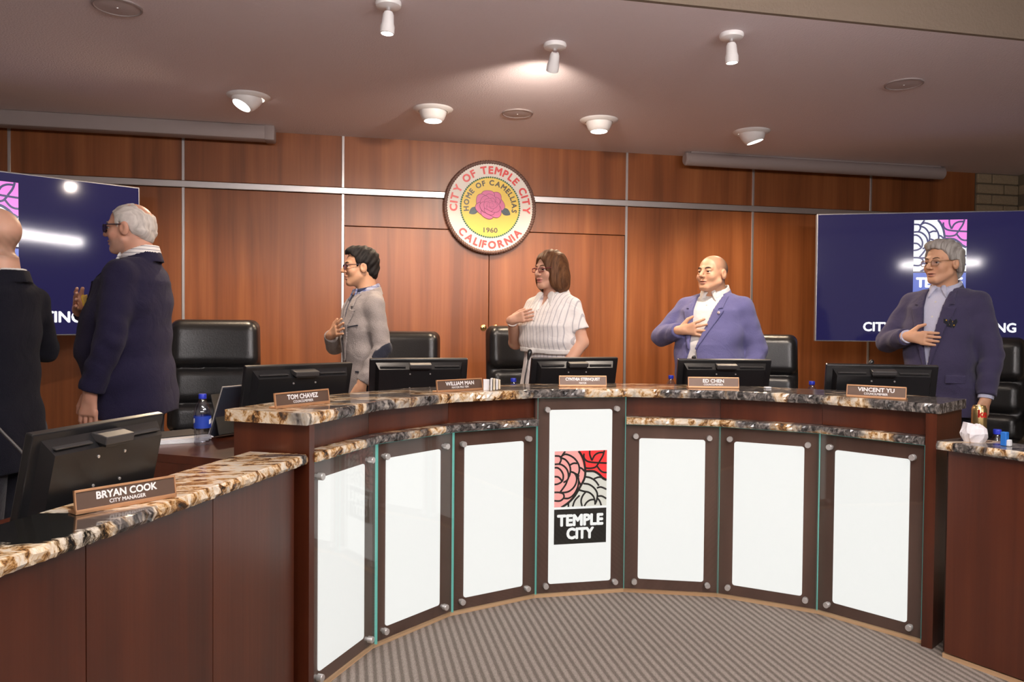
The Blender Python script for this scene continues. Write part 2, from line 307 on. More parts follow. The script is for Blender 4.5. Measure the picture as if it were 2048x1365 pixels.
class MB:
    def __init__(s): s.bm = bmesh.new()
    def quadstrip(s, A, B, closed=False):
        va = [s.bm.verts.new(p) for p in A]; vb = [s.bm.verts.new(p) for p in B]
        n = len(A)
        for i in range(n if closed else n-1):
            j = (i+1) % n; s.bm.faces.new((va[i], va[j], vb[j], vb[i]))
        return va, vb
    def box(s, c, h, M=None, bev=0.0, seg=2):
        r = bmesh.ops.create_cube(s.bm, size=2.0); vs = r['verts']
        for v in vs: v.co = Vector((v.co.x*h[0], v.co.y*h[1], v.co.z*h[2]))
        if bev > 0:
            es = list({e for v in vs for e in v.link_edges})
            rr = bmesh.ops.bevel(s.bm, geom=es, offset=bev, segments=seg, affect='EDGES', profile=0.5)
            vs = list({v for f in rr['faces'] for v in f.verts} | {v for v in vs if v.is_valid})
            seen = set(vs); stack = list(vs)
            while stack:
                v = stack.pop()
                for e in v.link_edges:
                    w = e.other_vert(v)
                    if w not in seen: seen.add(w); stack.append(w)
            vs = list(seen)
        T = (M if M is not None else Matrix.Identity(4)) @ Matrix.Translation(c)
        for v in vs: v.co = T @ v.co
        return s
    def prism(s, pts, z0, z1, M=None):
        a = [s.bm.verts.new((p[0], p[1], z0)) for p in pts]; b = [s.bm.verts.new((p[0], p[1], z1)) for p in pts]
        n = len(pts)
        s.bm.faces.new(list(reversed(a))); s.bm.faces.new(b)
        for i in range(n): s.bm.faces.new((a[i], a[(i+1) % n], b[(i+1) % n], b[i]))
        if M is not None:
            for v in a+b: v.co = M @ v.co
        return s
    def lathe(s, prof, n=24, M=None, caps=True):
        rings = []
        for (r, z) in prof:
            rings.append([s.bm.verts.new((r*math.cos(2*PI*k/n), r*math.sin(2*PI*k/n), z)) for k in range(n)])
        for a, b in zip(rings[:-1], rings[1:]):
            for k in range(n): s.bm.faces.new((a[k], a[(k+1) % n], b[(k+1) % n], b[k]))
        if caps:
            if prof[0][0] > 1e-6: s.bm.faces.new(list(reversed(rings[0])))
            if prof[-1][0] > 1e-6: s.bm.faces.new(rings[-1])
        if M is not None:
            for r in rings:
                for v in r: v.co = M @ v.co
        return s
    def tube(s, path, rad, n=8, closed=False, caps=True):
        path = [Vector(p) for p in path]; m = len(path); rings = []
        up = Vector((0, 0, 1))
        for i, p in enumerate(path):
            if closed: t = path[(i+1) % m] - path[(i-1) % m]
            else: t = path[min(i+1, m-1)] - path[max(i-1, 0)]
            t.normalize(); u = t.cross(up)
            if u.length < 1e-3: u = t.cross(Vector((1, 0, 0)))
            u.normalize(); w = u.cross(t); r = rad[i] if isinstance(rad, (list, tuple)) else rad
            rings.append([s.bm.verts.new(p + (u*math.cos(2*PI*k/n) + w*math.sin(2*PI*k/n))*r) for k in range(n)])
        for i in range(m if closed else m-1):
            a, b = rings[i], rings[(i+1) % m]
            for k in range(n): s.bm.faces.new((a[k], a[(k+1) % n], b[(k+1) % n], b[k]))
        if caps and not closed:
            s.bm.faces.new(list(reversed(rings[0]))); s.bm.faces.new(rings[-1])
        return s
    def mesh(s, name='m'):
        bmesh.ops.recalc_face_normals(s.bm, faces=s.bm.faces)
        me = bpy.data.meshes.new(name); s.bm.to_mesh(me); s.bm.free(); return me
    def build(s, name, mat, parent=None, loc=None, rot=None, smooth=None):
        return link(name, s.mesh(name), mat, parent, loc, rot, smooth)
def copy_tree(o, parent=None):
    c = o.copy(); COL.objects.link(c); c.parent = parent
    for ch in list(o.children): copy_tree(ch, c)
    return c
def basis(origin, ex, ey, ez):
    M = Matrix.Identity(4)
    for i, e in enumerate((ex, ey, ez)):
        for r in range(3): M[r][i] = e[r]
    for r in range(3): M[r][3] = origin[r]
    return M
DG = None
def text_mesh(body, size=1.0, depth=0.0, bold=0.0, align='CENTER', spacing=1.0):
    cu = bpy.data.curves.new('t', 'FONT'); cu.body = body; cu.size = size; cu.extrude = depth; cu.offset = bold
    cu.align_x = align; cu.align_y = 'BOTTOM_BASELINE'; cu.space_character = spacing; cu.resolution_u = 3
    o = bpy.data.objects.new('t', cu); COL.objects.link(o)
    bpy.context.view_layer.update()
    dg = bpy.context.evaluated_depsgraph_get(); me = bpy.data.meshes.new_from_object(o.evaluated_get(dg))
    bpy.data.objects.remove(o); bpy.data.curves.remove(cu)
    return me
def fit_text(body, width, height, bold=0.03, depth=0.001):
    """text mesh centred on x, base at y=0, scaled to width and cap height"""
    me = text_mesh(body, 1.0, 0.0, 0.0)
    co = np.zeros(len(me.vertices)*3, dtype=np.float32); me.vertices.foreach_get('co', co); co = co.reshape(-1, 3)
    x0, x1, y0, y1 = co[:, 0].min(), co[:, 0].max(), co[:, 1].min(), co[:, 1].max()
    co[:, 0] = (co[:, 0]-(x0+x1)/2)*(width/(x1-x0)); co[:, 1] = (co[:, 1]-y0)*(height/(y1-y0)); co[:, 2] = 0
    me.vertices.foreach_set('co', co.ravel()); me.update()
    return embolden(me, bold*height)
def embolden(me, e):
    # heavier strokes: the outline repeated a hair's breadth apart
    if e > 0:
        bm = bmesh.new()
        for k, (dx, dy) in enumerate(((0, 0), (e, 0), (-e, 0), (0, e), (0, -e), (.7*e, .7*e), (-.7*e, .7*e), (.7*e, -.7*e), (-.7*e, -.7*e))):
            T = Matrix.Translation((dx, dy, k*1.5e-5)); me.transform(T); bm.from_mesh(me); me.transform(T.inverted())
        bm.to_mesh(me); bm.free()
    return me
# ================================================================== the room
WY = 6.408; CZ = 2.83; RX = 6.475; LX = -4.6; BY = -5.6; EDGE = 3.42; HZ = 3.35
SX0, SP = -2.496, 1.22
def struct(name, mb, mat, parent=None, smooth=None):
    o = mb.build(name, mat, parent, smooth=smooth)
    if parent is None: o['kind'] = 'structure'
    return o
struct('floor', MB().box(((LX+RX)/2, (BY+WY)/2, -0.04), ((RX-LX)/2+.2, (WY-BY)/2+.2, 0.05)), 'carpet')
struct('ceiling', MB().box(((LX+RX)/2, (EDGE+WY+.2)/2, (CZ+HZ)/2+.1), ((RX-LX)/2+.2, (WY+.2-EDGE)/2, (HZ-CZ)/2+.1)), 'ceiling_plaster')
struct('ceiling', MB().box(((LX+RX)/2, (BY+EDGE)/2, HZ+.05), ((RX-LX)/2+.2, (EDGE-BY)/2, 0.05)), 'hall_plaster')
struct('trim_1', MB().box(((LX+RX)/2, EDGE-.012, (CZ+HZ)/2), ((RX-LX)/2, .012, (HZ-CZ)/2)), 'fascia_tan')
wb = struct('wall_back', MB().box(((LX+RX)/2, WY+.10, HZ/2), ((RX-LX)/2+.2, 0.07, HZ/2)), 'door_gap')
struct('wall_left', MB().box((LX-.1, (BY+WY)/2, HZ/2), (.1, (WY-BY)/2, HZ/2)), 'hall_wall')
struct('wall_front', MB().box(((LX+RX)/2, BY-.1, HZ/2), ((RX-LX)/2+.2, .1, HZ/2)), 'hall_wall')
wr = struct('wall_right', MB().box((RX+.1, (BY+WY)/2, HZ/2), (.1, (WY-BY)/2, HZ/2)), 'mortar')
RAIL0, RAIL1 = 2.360, 2.412
def wpanel(x0, x1, z0, z1, parent=wb, name='wood_panel', y=WY, th=.03):
    return MB().box(((x0+x1)/2, y+th/2, (z0+z1)/2), ((x1-x0)/2, th/2, (z1-z0)/2), bev=.002, seg=1).build(name, 'wall_wood', parent)
WOODX = 5.99
xs = [LX+.02, SX0-SP, SX0, SX0+SP, SX0+2*SP, SX0+4*SP, SX0+5*SP, SX0+6*SP, WOODX]
for a, b in zip(xs[:-1], xs[1:]):
    dd = abs(a-(SX0+2*SP)) < 1e-6
    wpanel(a+.008, b-.008, RAIL1+.004, CZ+.1)
    if dd: wpanel(a+.008, b-.008, 2.106, RAIL0-.004)
    else: wpanel(a+.008, b-.008, 0.0, RAIL0-.004)
for x in xs[1:-1]:
    for z0, z1 in ((0, RAIL0), (RAIL1, CZ+.05)):
        MB().box((x, WY+.004, (z0+z1)/2), (.0105, .012, (z1-z0)/2), bev=.002, seg=1).build('metal_strip', 'metal_strip', wb)
MB().box(((LX+WOODX)/2, WY+.002, (RAIL0+RAIL1)/2), ((WOODX-LX)/2, .016, (RAIL1-RAIL0)/2), bev=.004, seg=2).build('metal_rail', 'metal_strip', wb)
dxa, dxb, dxm = SX0+2*SP+.012, SX0+4*SP-.012, at_y(978, 560, WY).x
for k, (a, b) in enumerate(((dxa, dxm-.003), (dxm+.003, dxb))):
    d = empty('door_%d' % (k+1), ((a+b)/2, WY, 0.09)); tag(d, kind='structure')
    MB().box((0, .022, 1.005), ((b-a)/2, .018, 1.005), bev=.002, seg=1).build('leaf', 'wall_wood', d)
    kx = at_y(967 if k == 0 else 991, 656, WY).x - (a+b)/2; kz = at_y(967 if k == 0 else 991, 656, WY).z - .09
    MB().lathe([(.026, 0), (.026, .006), (.018, .010), (.012, .012), (.0, .012)], 20, Matrix.Translation((kx, .004, kz)) @ Matrix.Rotation(PI/2, 4, 'X')).build('knob', 'brass', d, smooth=.6)
    MB().lathe([(.007, 0), (.007, .016), (0, .016)], 12, Matrix.Translation((kx, .004, kz)) @ Matrix.Rotation(PI/2, 4, 'X')).build('keyhole', 'door_gap', d)
# brick at the right-hand end of the back wall and on the side wall
MB().box(((WOODX+RX)/2, WY+.02, HZ/2), ((RX-WOODX)/2, .02, HZ/2)).build('mortar_bed', 'mortar', wb)
bh, bl, gp = .089, .30, .012
bme = MB().box((0, 0, 0), (bl/2, .022, bh/2), bev=.006, seg=1).mesh('brick'); bme.materials.append(MATS['brick'])
hme = MB().box((0, 0, 0), ((RX-WOODX-bl-gp-.012)/2, .022, bh/2), bev=.006, seg=1).mesh('brick'); hme.materials.append(MATS['brick'])
rows = int(CZ/(bh+gp))
for r in range(rows):
    z = (r+.5)*(bh+gp); flip = r % 2
    hl = RX-WOODX-bl-gp-.012
    for kk in range(2):
        full = (kk == 0) ^ bool(flip)
        w = bl if full else hl
        x = WOODX+.004+w/2 if kk == 0 else RX-.006-w/2
        link('brick', bme if full else hme, None, wb, (x, WY-.002+random.uniform(-.003, .003), z))
    if 3 <= r < rows:
        for k in range(6):
            y = WY-.03-(k+.5+.5*flip)*(bl+gp)
            link('brick', bme, None, wr, (RX+.002+random.uniform(-.003, .003), y, z), (0, 0, PI/2))
# ================================================================== dais geometry
CX, CYY, R0, DPH = 1.0874, 2.2008, 1.2976, 0.3403
PHI = [(i-3.5)*DPH for i in range(8)]
def pol(phi, r): return (CX+r*math.sin(phi), CYY+r*math.cos(phi))
PS = [pol(p, R0) for p in PHI]
COSH = math.cos(DPH/2)
def nrm(i):
    m = (PHI[i]+PHI[i+1])/2; return (math.sin(m), math.cos(m))
def tan(i):
    m = (PHI[i]+PHI[i+1])/2; return (math.cos(m), -math.sin(m))
def poly(off, ext=0.0, i0=0, i1=7):
    out = []
    for i in range(i0, i1+1):
        if i == 0:
            n, t = nrm(0), tan(0); out.append((PS[0][0]+off*n[0]-ext*t[0], PS[0][1]+off*n[1]-ext*t[1]))
        elif i == 7:
            n, t = nrm(6), tan(6); out.append((PS[7][0]+off*n[0]+ext*t[0], PS[7][1]+off*n[1]+ext*t[1]))
        else: out.append(pol(PHI[i], R0+off/COSH))
    return out
LEDZ0, LEDZ1, UPZ0, UPZ1, DESK, PLAT, WDESK = .835, .868, .967, 1.007, .82, .09, .70
def lerp(a, b, t): return tuple(a[k]+(b[k]-a[k])*t for k in range(len(a)))
def slab(name, front, back, z0, z1, mat, label, cat, rough_edge=True, parent=None, group=None):
    """stone slab between two plan polylines, with a chiselled front edge"""
    bm = bmesh.new(); fr = []; rnd = random.Random(3)
    bk = []
    for (a, b), (c, d) in zip(zip(front[:-1], front[1:]), zip(back[:-1], back[1:])):
        n = max(1, int(math.dist(a, b)/.014))
        for k in range(n): fr.append(lerp(a, b, k/n)); bk.append(lerp(c, d, k/n))
    fr.append(front[-1]); bk.append(back[-1]); m = len(fr)
    rows = []
    lv = [(z0, .004), (z0+(z1-z0)*.3, -.001), (z0+(z1-z0)*.65, -.001), (z1-.002, .003)]
    for z, ins in lv:
        row = []
        for k in range(m):
            dx, dy = bk[k][0]-fr[k][0], bk[k][1]-fr[k][1]; l = math.hypot(dx, dy)
            o = (ins + (rnd.uniform(-.0035, .0035) if rough_edge else 0))/l
            row.append(bm.verts.new((fr[k][0]+dx*o, fr[k][1]+dy*o, z)))
        rows.append(row)
    top = [bm.verts.new((fr[k][0]+(bk[k][0]-fr[k][0])*.03, fr[k][1]+(bk[k][1]-fr[k][1])*.03, z1)) for k in range(m)]; rows.append(top)
    bt = [bm.verts.new((p[0], p[1], z1)) for p in bk]; bb = [bm.verts.new((p[0], p[1], z0)) for p in bk]
    rows += [bt, bb]
    for ra, rb in zip(rows, rows[1:]+[rows[0]]):
        for k in range(m-1): bm.faces.new((ra[k], ra[k+1], rb[k+1], rb[k]))
    for e in (0, m-1): bm.faces.new([r[e] for r in rows])
    bmesh.ops.recalc_face_normals(bm, faces=bm.faces)
    me = bpy.data.meshes.new(name); bm.to_mesh(me); bm.free()
    o = link(name, me, mat, parent)
    if label: tag(o, label, cat, group)
    return o
slab('granite_countertop', poly(-.012, .055), poly(.325, .055), UPZ0, UPZ1, 'granite', 'long curved dark granite countertop carrying the nameplates along the dais', 'countertop')
slab('granite_ledge', poly(-.012, -.001, 0, 3), poly(.06, -.001, 0, 3), LEDZ0, LEDZ1, 'granite', 'narrow pale granite ledge above the lit panels next to the city manager wing', 'ledge')
slab('granite_ledge', poly(-.012, -.001, 4, 7), poly(.06, -.001, 4, 7), LEDZ0, LEDZ1, 'granite', 'narrow grey granite ledge above the lit panels towards the gold can', 'ledge')
# raised floor of the dais
pl = poly(.20, .03); n0, n6 = nrm(0), nrm(6)
pf = [(LX, WY), (RX, WY), (RX, pl[-1][1]+(RX-pl[-1][0])*n6[1]/n6[0])] + list(reversed(pl)) + [(LX, pl[0][1]+(LX-pl[0][0])*n0[1]/n0[0])]
struct('platform', MB().prism(list(reversed(pf)), 0.0, PLAT), 'carpet')
def panel_M(i, off, z):
    n, t = nrm(i), tan(i); mid = ((PS[i][0]+PS[i+1][0])/2+off*n[0], (PS[i][1]+PS[i+1][1])/2+off*n[1], z)
    return basis(mid, (t[0], t[1], 0), (0, 0, 1), (-n[0], -n[1], 0))     # local x along the panel, y up, z towards the hall
def rrect(w, h, r, n=5):
    pts = []
    for cx, cy, a0 in ((w/2-r, h/2-r, 0), (-w/2+r, h/2-r, PI/2), (-w/2+r, -h/2+r, PI), (w/2-r, -h/2+r, 1.5*PI)):
        for k in range(n+1): a = a0+k*PI/2/n; pts.append((cx+r*math.cos(a), cy+r*math.sin(a)))
    return pts
CHORD = 2*R0*math.sin(DPH/2)
PLAB = ['beside the city manager wing', 'second from the city manager wing', 'touching the tall panel, towards the city manager wing',
        'tall backlit glass panel with the rose logo at the middle of the dais', 'touching the tall panel, towards the gold can', 'second from the wing with the gold can', 'beside the wing with the gold can']
for i in range(7):
    tall = i == 3
    top = UPZ0-.002 if tall else LEDZ0-.003
    root = empty('backlit_panel', ((PS[i][0]+PS[i+1][0])/2, (PS[i][1]+PS[i+1][1])/2, 0))
    root.location.z = 0
    tag(root, PLAB[i] if tall else 'low backlit dais panel ' + PLAB[i], 'panel', None if tall else 'low backlit panels of the dais')
    inv = Matrix.Translation(-root.location)
    a, b = poly(.026), poly(.20); q = [a[i], a[i+1], b[i+1], b[i]]
    MB().prism(q, .03, top, inv).build('cabinet', 'panel_brown', root)
    pa, pb = poly(.022), poly(.20); MB().prism([pa[i], pa[i+1], pb[i+1], pb[i]], 0, .028, inv).build('plinth', 'plywood', root)
    if not tall:
        fa, fb = poly(.047), poly(.20); e = .0015
        MB().prism([lerp(fa[i], fa[i+1], e), lerp(fa[i], fa[i+1], 1-e), fb[i+1], fb[i]], LEDZ1+.001, UPZ0-.001, inv).build('fascia', 'mahogany', root)
    z0, z1 = (.073, .906) if tall else (.080, .765)
    MB().prism(rrect(.312, z1-z0, .012), 0, .004, inv @ panel_M(i, .0255, (z0+z1)/2)).build('light_panel', 'light_panel', root)
    # glass sheet: faces clear, edges green with an emissive glow
    M = inv @ panel_M(i, 0.0, 0); bm = bmesh.new(); h = CHORD/2-.0015
    vs = [bm.verts.new(M @ Vector((x, y, z))) for z in (0, -.011) for x, y in ((-h, .033), (h, .033), (h, top), (-h, top))]
    for k, f in enumerate(((0, 1, 2, 3), (7, 6, 5, 4), (0, 4, 5, 1), (1, 5, 6, 2), (2, 6, 7, 3), (3, 7, 4, 0))):
        ff = bm.faces.new([vs[j] for j in f]); ff.material_index = 0 if k < 3 else 1
    me = bpy.data.meshes.new('glass_sheet'); bm.to_mesh(me); bm.free(); link('glass_sheet', me, ['panel_glass', 'glass_edge_glow'], root)
    for sx in (-1, 1):
        for bz in (.070, top-.055):
            Mb = inv @ panel_M(i, 0.0, bz) @ Matrix.Translation((sx*(CHORD/2-.047), 0, 0))
            MB().lathe([(.008, -.026), (.008, -.012), (.0130, -.012), (.0130, .007), (.0115, .009), (0, .009)], 18, Mb).build('bolt', 'steel', root, smooth=.6)
# ------------------------------------------------------------------ mosaic-rose logo (flat print), shared by the panel and the screens
PINK = [(0, 0), (.15, 0), (.26, .07), (.37, .17), (.44, .27), (.5, .37), (.57, .5), (.585, .63), (.56, .8), (.51, .92), (.45, 1), (0, 1)]
RED = [(.45, 1), (.51, .92), (.56, .8), (.585, .63), (.66, .63), (.76, .62), (.86, .56), (.93, .49), (1, .46), (1, 1)]
STROKES = [[(.45, 1.0), (.51, .92), (.56, .8), (.585, .63), (.57, .5), (.5, .37), (.44, .27), (.37, .17), (.26, .07), (.13, -.01)],
 [(.585, .63), (.66, .63), (.76, .62), (.86, .56), (.93, .49), (1, .46)],
 [(0, .92), (.08, .915), (.12, .9), (.16, .95), (.2, 1.0)], [(0, .71), (.06, .705), (.12, .66), (.16, .59), (.165, .52), (.14, .46), (.07, .42), (0, .41)], [(0, .55), (.06, .545), (.1, .52), (.14, .47)],
 [(0, .77), (.1, .77), (.18, .73), (.24, .66), (.265, .57), (.25, .49), (.17, .44)], [(.09, .78), (.12, .84), (.11, .9)], [(.11, .885), (.2, .85), (.27, .77), (.3, .68), (.29, .58), (.26, .52)],
 [(.12, .905), (.2, .945), (.31, .91), (.4, .84), (.46, .74), (.47, .64), (.44, .55)], [(.29, .75), (.36, .78), (.43, .775)], [(.31, .63), (.38, .60), (.42, .52), (.41, .42), (.35, .33), (.25, .27), (.1, .26)],
 [(.465, .7), (.52, .68), (.57, .63)], [(.34, .62), (.42, .58), (.47, .54)], [(.44, .56), (.46, .46), (.44, .34), (.37, .22), (.27, .155), (.16, .16)], [(.25, .5), (.21, .4), (.11, .27)],
 [(0, .27), (.1, .265), (.17, .235), (.18, .17), (.11, .115), (0, .12)], [(.46, .46), (.49, .4), (.5, .36)],
 [(.555, .95), (.56, .87), (.62, .81), (.73, .785), (.85, .775), (1, .765)], [(.665, 1), (.67, .92), (.71, .82)], [(.71, .82), (.76, .91), (.84, .955), (.94, .96)], [(.95, 1), (.92, .9), (.85, .79)],
 [(.575, .69), (.68, .68), (.78, .70), (.84, .77)], [(.81, .715), (.88, .63), (.94, .6), (1, .595)],
 [(.585, .53), (.68, .51), (.78, .45), (.85, .36)], [(.75, .485), (.84, .515), (.93, .50), (1, .455)], [(.55, .41), (.66, .39), (.76, .32), (.82, .22), (.81, .10), (.78, .03)],
 [(.46, .30), (.56, .27), (.66, .245), (.74, .18), (.775, .09), (.78, .02)], [(.81, .32), (.89, .335), (1, .29)], [(.83, .17), (.91, .17), (1, .12)], [(.53, 0), (.51, .10), (.54, .19), (.6, .26)],
 [(.57, 0), (.62, .07), (.69, .11), (.77, .115)], [(.35, 0), (.39, .11), (.48, .20)], [(.27, 0), (.27, .06), (.30, .11)], [(.82, .14), (.87, .08), (.9, 0)]]
def catmull(p, n=6):
    out = []
    for i in range(len(p)-1):
        p0, p1, p2, p3 = p[max(i-1, 0)], p[i], p[i+1], p[min(i+2, len(p)-1)]
        for k in range(n):
            t = k/n; out.append(tuple(.5*((2*p1[j])+(-p0[j]+p2[j])*t+(2*p0[j]-5*p1[j]+4*p2[j]-p3[j])*t*t+(-p0[j]+3*p1[j]-3*p2[j]+p3[j])*t**3) for j in (0, 1)))
    out.append(p[-1]); return out
def rose_logo(parent, M, w, h, mats, tw, th, tz, tmat, bmat, grow):
    """M: local x right, y up, z towards the viewer; origin at the lower left corner of the mosaic"""
    def flat(name, pts, z, mat):
        bm = bmesh.new(); f = bm.faces.new([bm.verts.new(M @ Vector((x*w, y*h, z))) for x, y in pts]); bmesh.ops.triangulate(bm, faces=[f])
        me = bpy.data.meshes.new(name); bm.to_mesh(me); bm.free(); return link(name, me, mat, parent)
    flat('logo_field', [(0, 0), (1, 0), (1, 1), (0, 1)], .0004, mats[2]); flat('logo_rose', PINK, .0008, mats[0]); flat('logo_rose', RED, .0008, mats[1])
    bm = bmesh.new()
    for si, s in enumerate(STROKES):
        c = [p for p in catmull(s)]; wd = .021 if si < 2 else .0165; L, Rr = [], []
        for k, p in enumerate(c):
            a, b = c[max(k-1, 0)], c[min(k+1, len(c)-1)]; dx, dy = (b[0]-a[0]), (b[1]-a[1]); l = math.hypot(dx, dy) or 1
            for lst, sg in ((L, 1), (Rr, -1)): lst.append((min(1, max(0, p[0]-sg*dy/l*wd)), min(1, max(0, p[1]+sg*dx/l*wd))))
        z = .0012+si*.00002
        va = [bm.verts.new(M @ Vector((x*w, y*h, z))) for x, y in L]; vb = [bm.verts.new(M @ Vector((x*w, y*h, z))) for x, y in Rr]
        for k in range(len(c)-1): bm.faces.new((va[k], va[k+1], vb[k+1], vb[k]))
    me = bpy.data.meshes.new('logo_lines'); bm.to_mesh(me); bm.free(); link('logo_lines', me, mats[3], parent)
    flat('logo_box', [(0, (tz-th)/h), (1, (tz-th)/h), (1, tz/h), (0, tz/h)], .0006, bmat)
    for word, wd, yy in (('TEMPLE', .86*tw, tz-th*.47), ('CITY', .50*tw, tz-th*.85)):
        me = fit_text(word, wd, th*.30, .075); me.transform(M @ Matrix.Translation((w/2, yy, .0014))); link('logo_lettering', me, tmat, parent)
cen = [o for o in COL.objects if o.name.startswith('backlit_panel')][3]
ML = Matrix.Translation(-cen.location) @ panel_M(3, .0215, .44) @ Matrix.Translation((-.1305, 0, .0008))
rose_logo(cen, ML, .261, .268, ('logo_pink', 'logo_red', 'logo_grey', 'logo_black'), .261, .168, -.011, 'light_panel', 'logo_black', 0)
# ------------------------------------------------------------------ end posts with the side boards of the upper counter
for k, (ei, ext) in enumerate(((0, -1), (7, 1))):
    i = 0 if ei == 0 else 6; n, t = nrm(i), tan(i); P = PS[ei]
    th = .030 if ei == 0 else .042
    q = [(P[0]+ext*.002*t[0]+o*n[0]+e*ext*t[0], P[1]+ext*.002*t[1]+o*n[1]+e*ext*t[1]) for o, e in ((-.004, 0), (-.004, th), (.305, th), (.305, 0))]
    o = MB().prism(q, 0, UPZ0-.001).build('end_post', 'mahogany')
    tag(o, 'dark mahogany end board closing the dais beside the ' + ('city manager wing' if ei == 0 else 'wing with the gold can'), 'end board')
# ------------------------------------------------------------------ desk behind the counter
MB_ = MB(); da, db = poly(.307, -.001), poly(.82, -.001)
MB_.prism(da+list(reversed(db)), DESK-.03, DESK)
o = MB_.build('dais_desk', 'mahogany'); tag(o, 'curved mahogany desk behind the granite countertop', 'desk')
for i in range(7):
    a, b = poly(.21, .02), poly(.30, .02)
    MB().prism([a[i], a[i+1], b[i+1], b[i]], PLAT, UPZ0-.002).build('modesty_panel', 'mahogany', o)
for ei in (0, 7):
    i = 0 if ei == 0 else 6; n, t = nrm(i), tan(i); P = PS[ei]; sg = -1 if ei == 0 else 1
    q = [(P[0]+sg*e*t[0]+of*n[0], P[1]+sg*e*t[1]+of*n[1]) for of, e in ((.31, -.03), (.31, -.002), (.80, -.002), (.80, -.03))]
    MB().prism(q, PLAT, DESK-.031).build('side_panel', 'mahogany', o)
# ------------------------------------------------------------------ wings
def wing(start, d, side, length, seams, wl, tl, dl):
    """start: front edge of the granite at the dais; d: direction towards the hall; side: +1 if the desk lies to the left of d"""
    nx, ny = side*(-d[1]), side*d[0]
    def pt(s, o): return (start[0]+d[0]*s+nx*o, start[1]+d[1]*s+ny*o)
    slab('granite_countertop', [pt(.018, 0), pt(length, 0)], [pt(.018, .215), pt(length, .215)], LEDZ0, LEDZ1, 'granite', tl, 'countertop')
    root = empty('wing_cabinet', (*pt(length/2, .1), 0)); tag(root, wl, 'cabinet'); inv = Matrix.Translation(-root.location)
    MB().prism([pt(.035, .05), pt(length, .05), pt(length, .19), pt(.035, .19)], .03, LEDZ0-.001, inv).build('carcass', 'door_gap', root)
    ss = [.048]+seams+[length]
    for a, b in zip(ss[:-1], ss[1:]):
        MB().prism([pt(a+.0015, .032), pt(b-.0015, .032), pt(b-.0015, .05), pt(a+.0015, .05)], .035, LEDZ0-.001, inv).build('front_panel', 'mahogany', root)
    MB().prism([pt(.04, .036), pt(length, .036), pt(length, .19), pt(.04, .19)], 0, .029, inv).build('plinth', 'plywood', root)
    desk = MB().prism([pt(.06, .195), pt(length, .195), pt(length, .80), pt(.30, .80)], WDESK-.03, WDESK).build('wing_desk', 'mahogany'); tag(desk, dl, 'desk')
    MB().prism([pt(length-.03, .23), pt(length, .23), pt(length, .78), pt(length-.03, .78)], 0, WDESK-.031).build('side_panel', 'mahogany', desk)
    MB().prism([pt(.40, .23), pt(.43, .23), pt(.43, .78), pt(.40, .78)], 0, WDESK-.031).build('side_panel', 'mahogany', desk)
    return pt
WLs = at_z(620, 927, LEDZ0); a_ = at_z(0, 1157, LEDZ0); dl_ = Vector((a_.x-WLs.x, a_.y-WLs.y)).normalized()
def s_of(px, py): q = at_z(px, py, LEDZ0); return (Vector((q.x-WLs.x, q.y-WLs.y))).length
ptL = wing((WLs.x, WLs.y), dl_, -1, 1.95, [s_of(442, 991), s_of(197, 1084), s_of(197, 1084)+.48], 'mahogany cabinet front of the wing under the city manager plate', 'cream and gold granite counter of the wing under the city manager plate', 'low mahogany staff desk behind the city manager counter')
WRs = at_z(1863, 898, LEDZ0); b_ = at_z(2048, 924, LEDZ0); dr_ = Vector((b_.x-WRs.x, b_.y-WRs.y)).normalized()
ptR = wing((WRs.x, WRs.y), dr_, 1, 1.95, [.62, 1.2], 'mahogany cabinet front of the wing below the gold can', 'dark grey granite counter of the wing in front of the gold can', 'low mahogany desk behind the dark grey granite wing counter')
# ================================================================== ceiling fixtures
def spot(name, loc, target, energy, size, blend, col, rad=.04):
    l = bpy.data.lights.new(name, 'SPOT'); l.energy = energy; l.spot_size = size; l.spot_blend = blend; l.color = col; l.shadow_soft_size = rad
    o = bpy.data.objects.new(name, l); COL.objects.link(o); o.location = loc
    o.rotation_euler = (Vector(target)-Vector(loc)).to_track_quat('-Z', 'Y').to_euler(); return o
EYE = [at_z(497, 192, CZ), at_z(866, 218, CZ), at_z(1198, 240, CZ), at_z(1503, 263, CZ)]
AIM = [(-1.75, 4.75, .6), (.57, 5.35, 0), (1.80, 5.35, 0), (3.75, 5.25, .4)]
EL = ['tilted towards the screen over the grey-haired man', 'between the rose seal and the tilted one over the screen', 'between the rose seal and the one over the roll-up screen housing', 'beside the roll-up screen housing with the rounded end']
for p, t, l in zip(EYE, AIM, EL):
    root = empty('eyeball_downlight', p); tag(root, 'white eyeball downlight ' + l, 'ceiling light', 'recessed eyeball lights')
    MB().lathe([(.098, -.012), (.104, -.022), (.136, -.010), (.142, -.001), (.098, -.001)], 40).build('trim_ring', 'white_paint', root, smooth=.7)
    dv = (Vector(t)-p).normalized(); q = dv.to_track_quat('-Z', 'Y').to_matrix().to_4x4()
    qq = Matrix.Translation((0, 0, .012)) @ q
    MB().lathe([(.100, .0), (.099, -.02), (.093, -.05), (.082, -.078), (.068, -.098), (.062, -.100), (.060, -.080)], 36, qq, caps=False).build('eyeball', 'white_paint', root, smooth=.7)
    MB().lathe([(.061, -.090), (.0, -.088)], 30, qq, caps=False).build('lamp', 'lamp_face', root)
    spot('eyeball_lamp_light', p+dv*.115, t, E_EYE, 2.55, .55, WARM, .05)
SPT = [at_z(777, 4, CZ), at_z(1110, 88, CZ), at_z(1463, 68, CZ)]
SAIM = [(-.2, 5.0, 1.1), (1.15, 6.35, 2.0), (2.35, 4.9, 1.1)]
SLB = ['over the man in the grey jacket', 'aimed at the rose seal', 'over the man in the blue blazer']
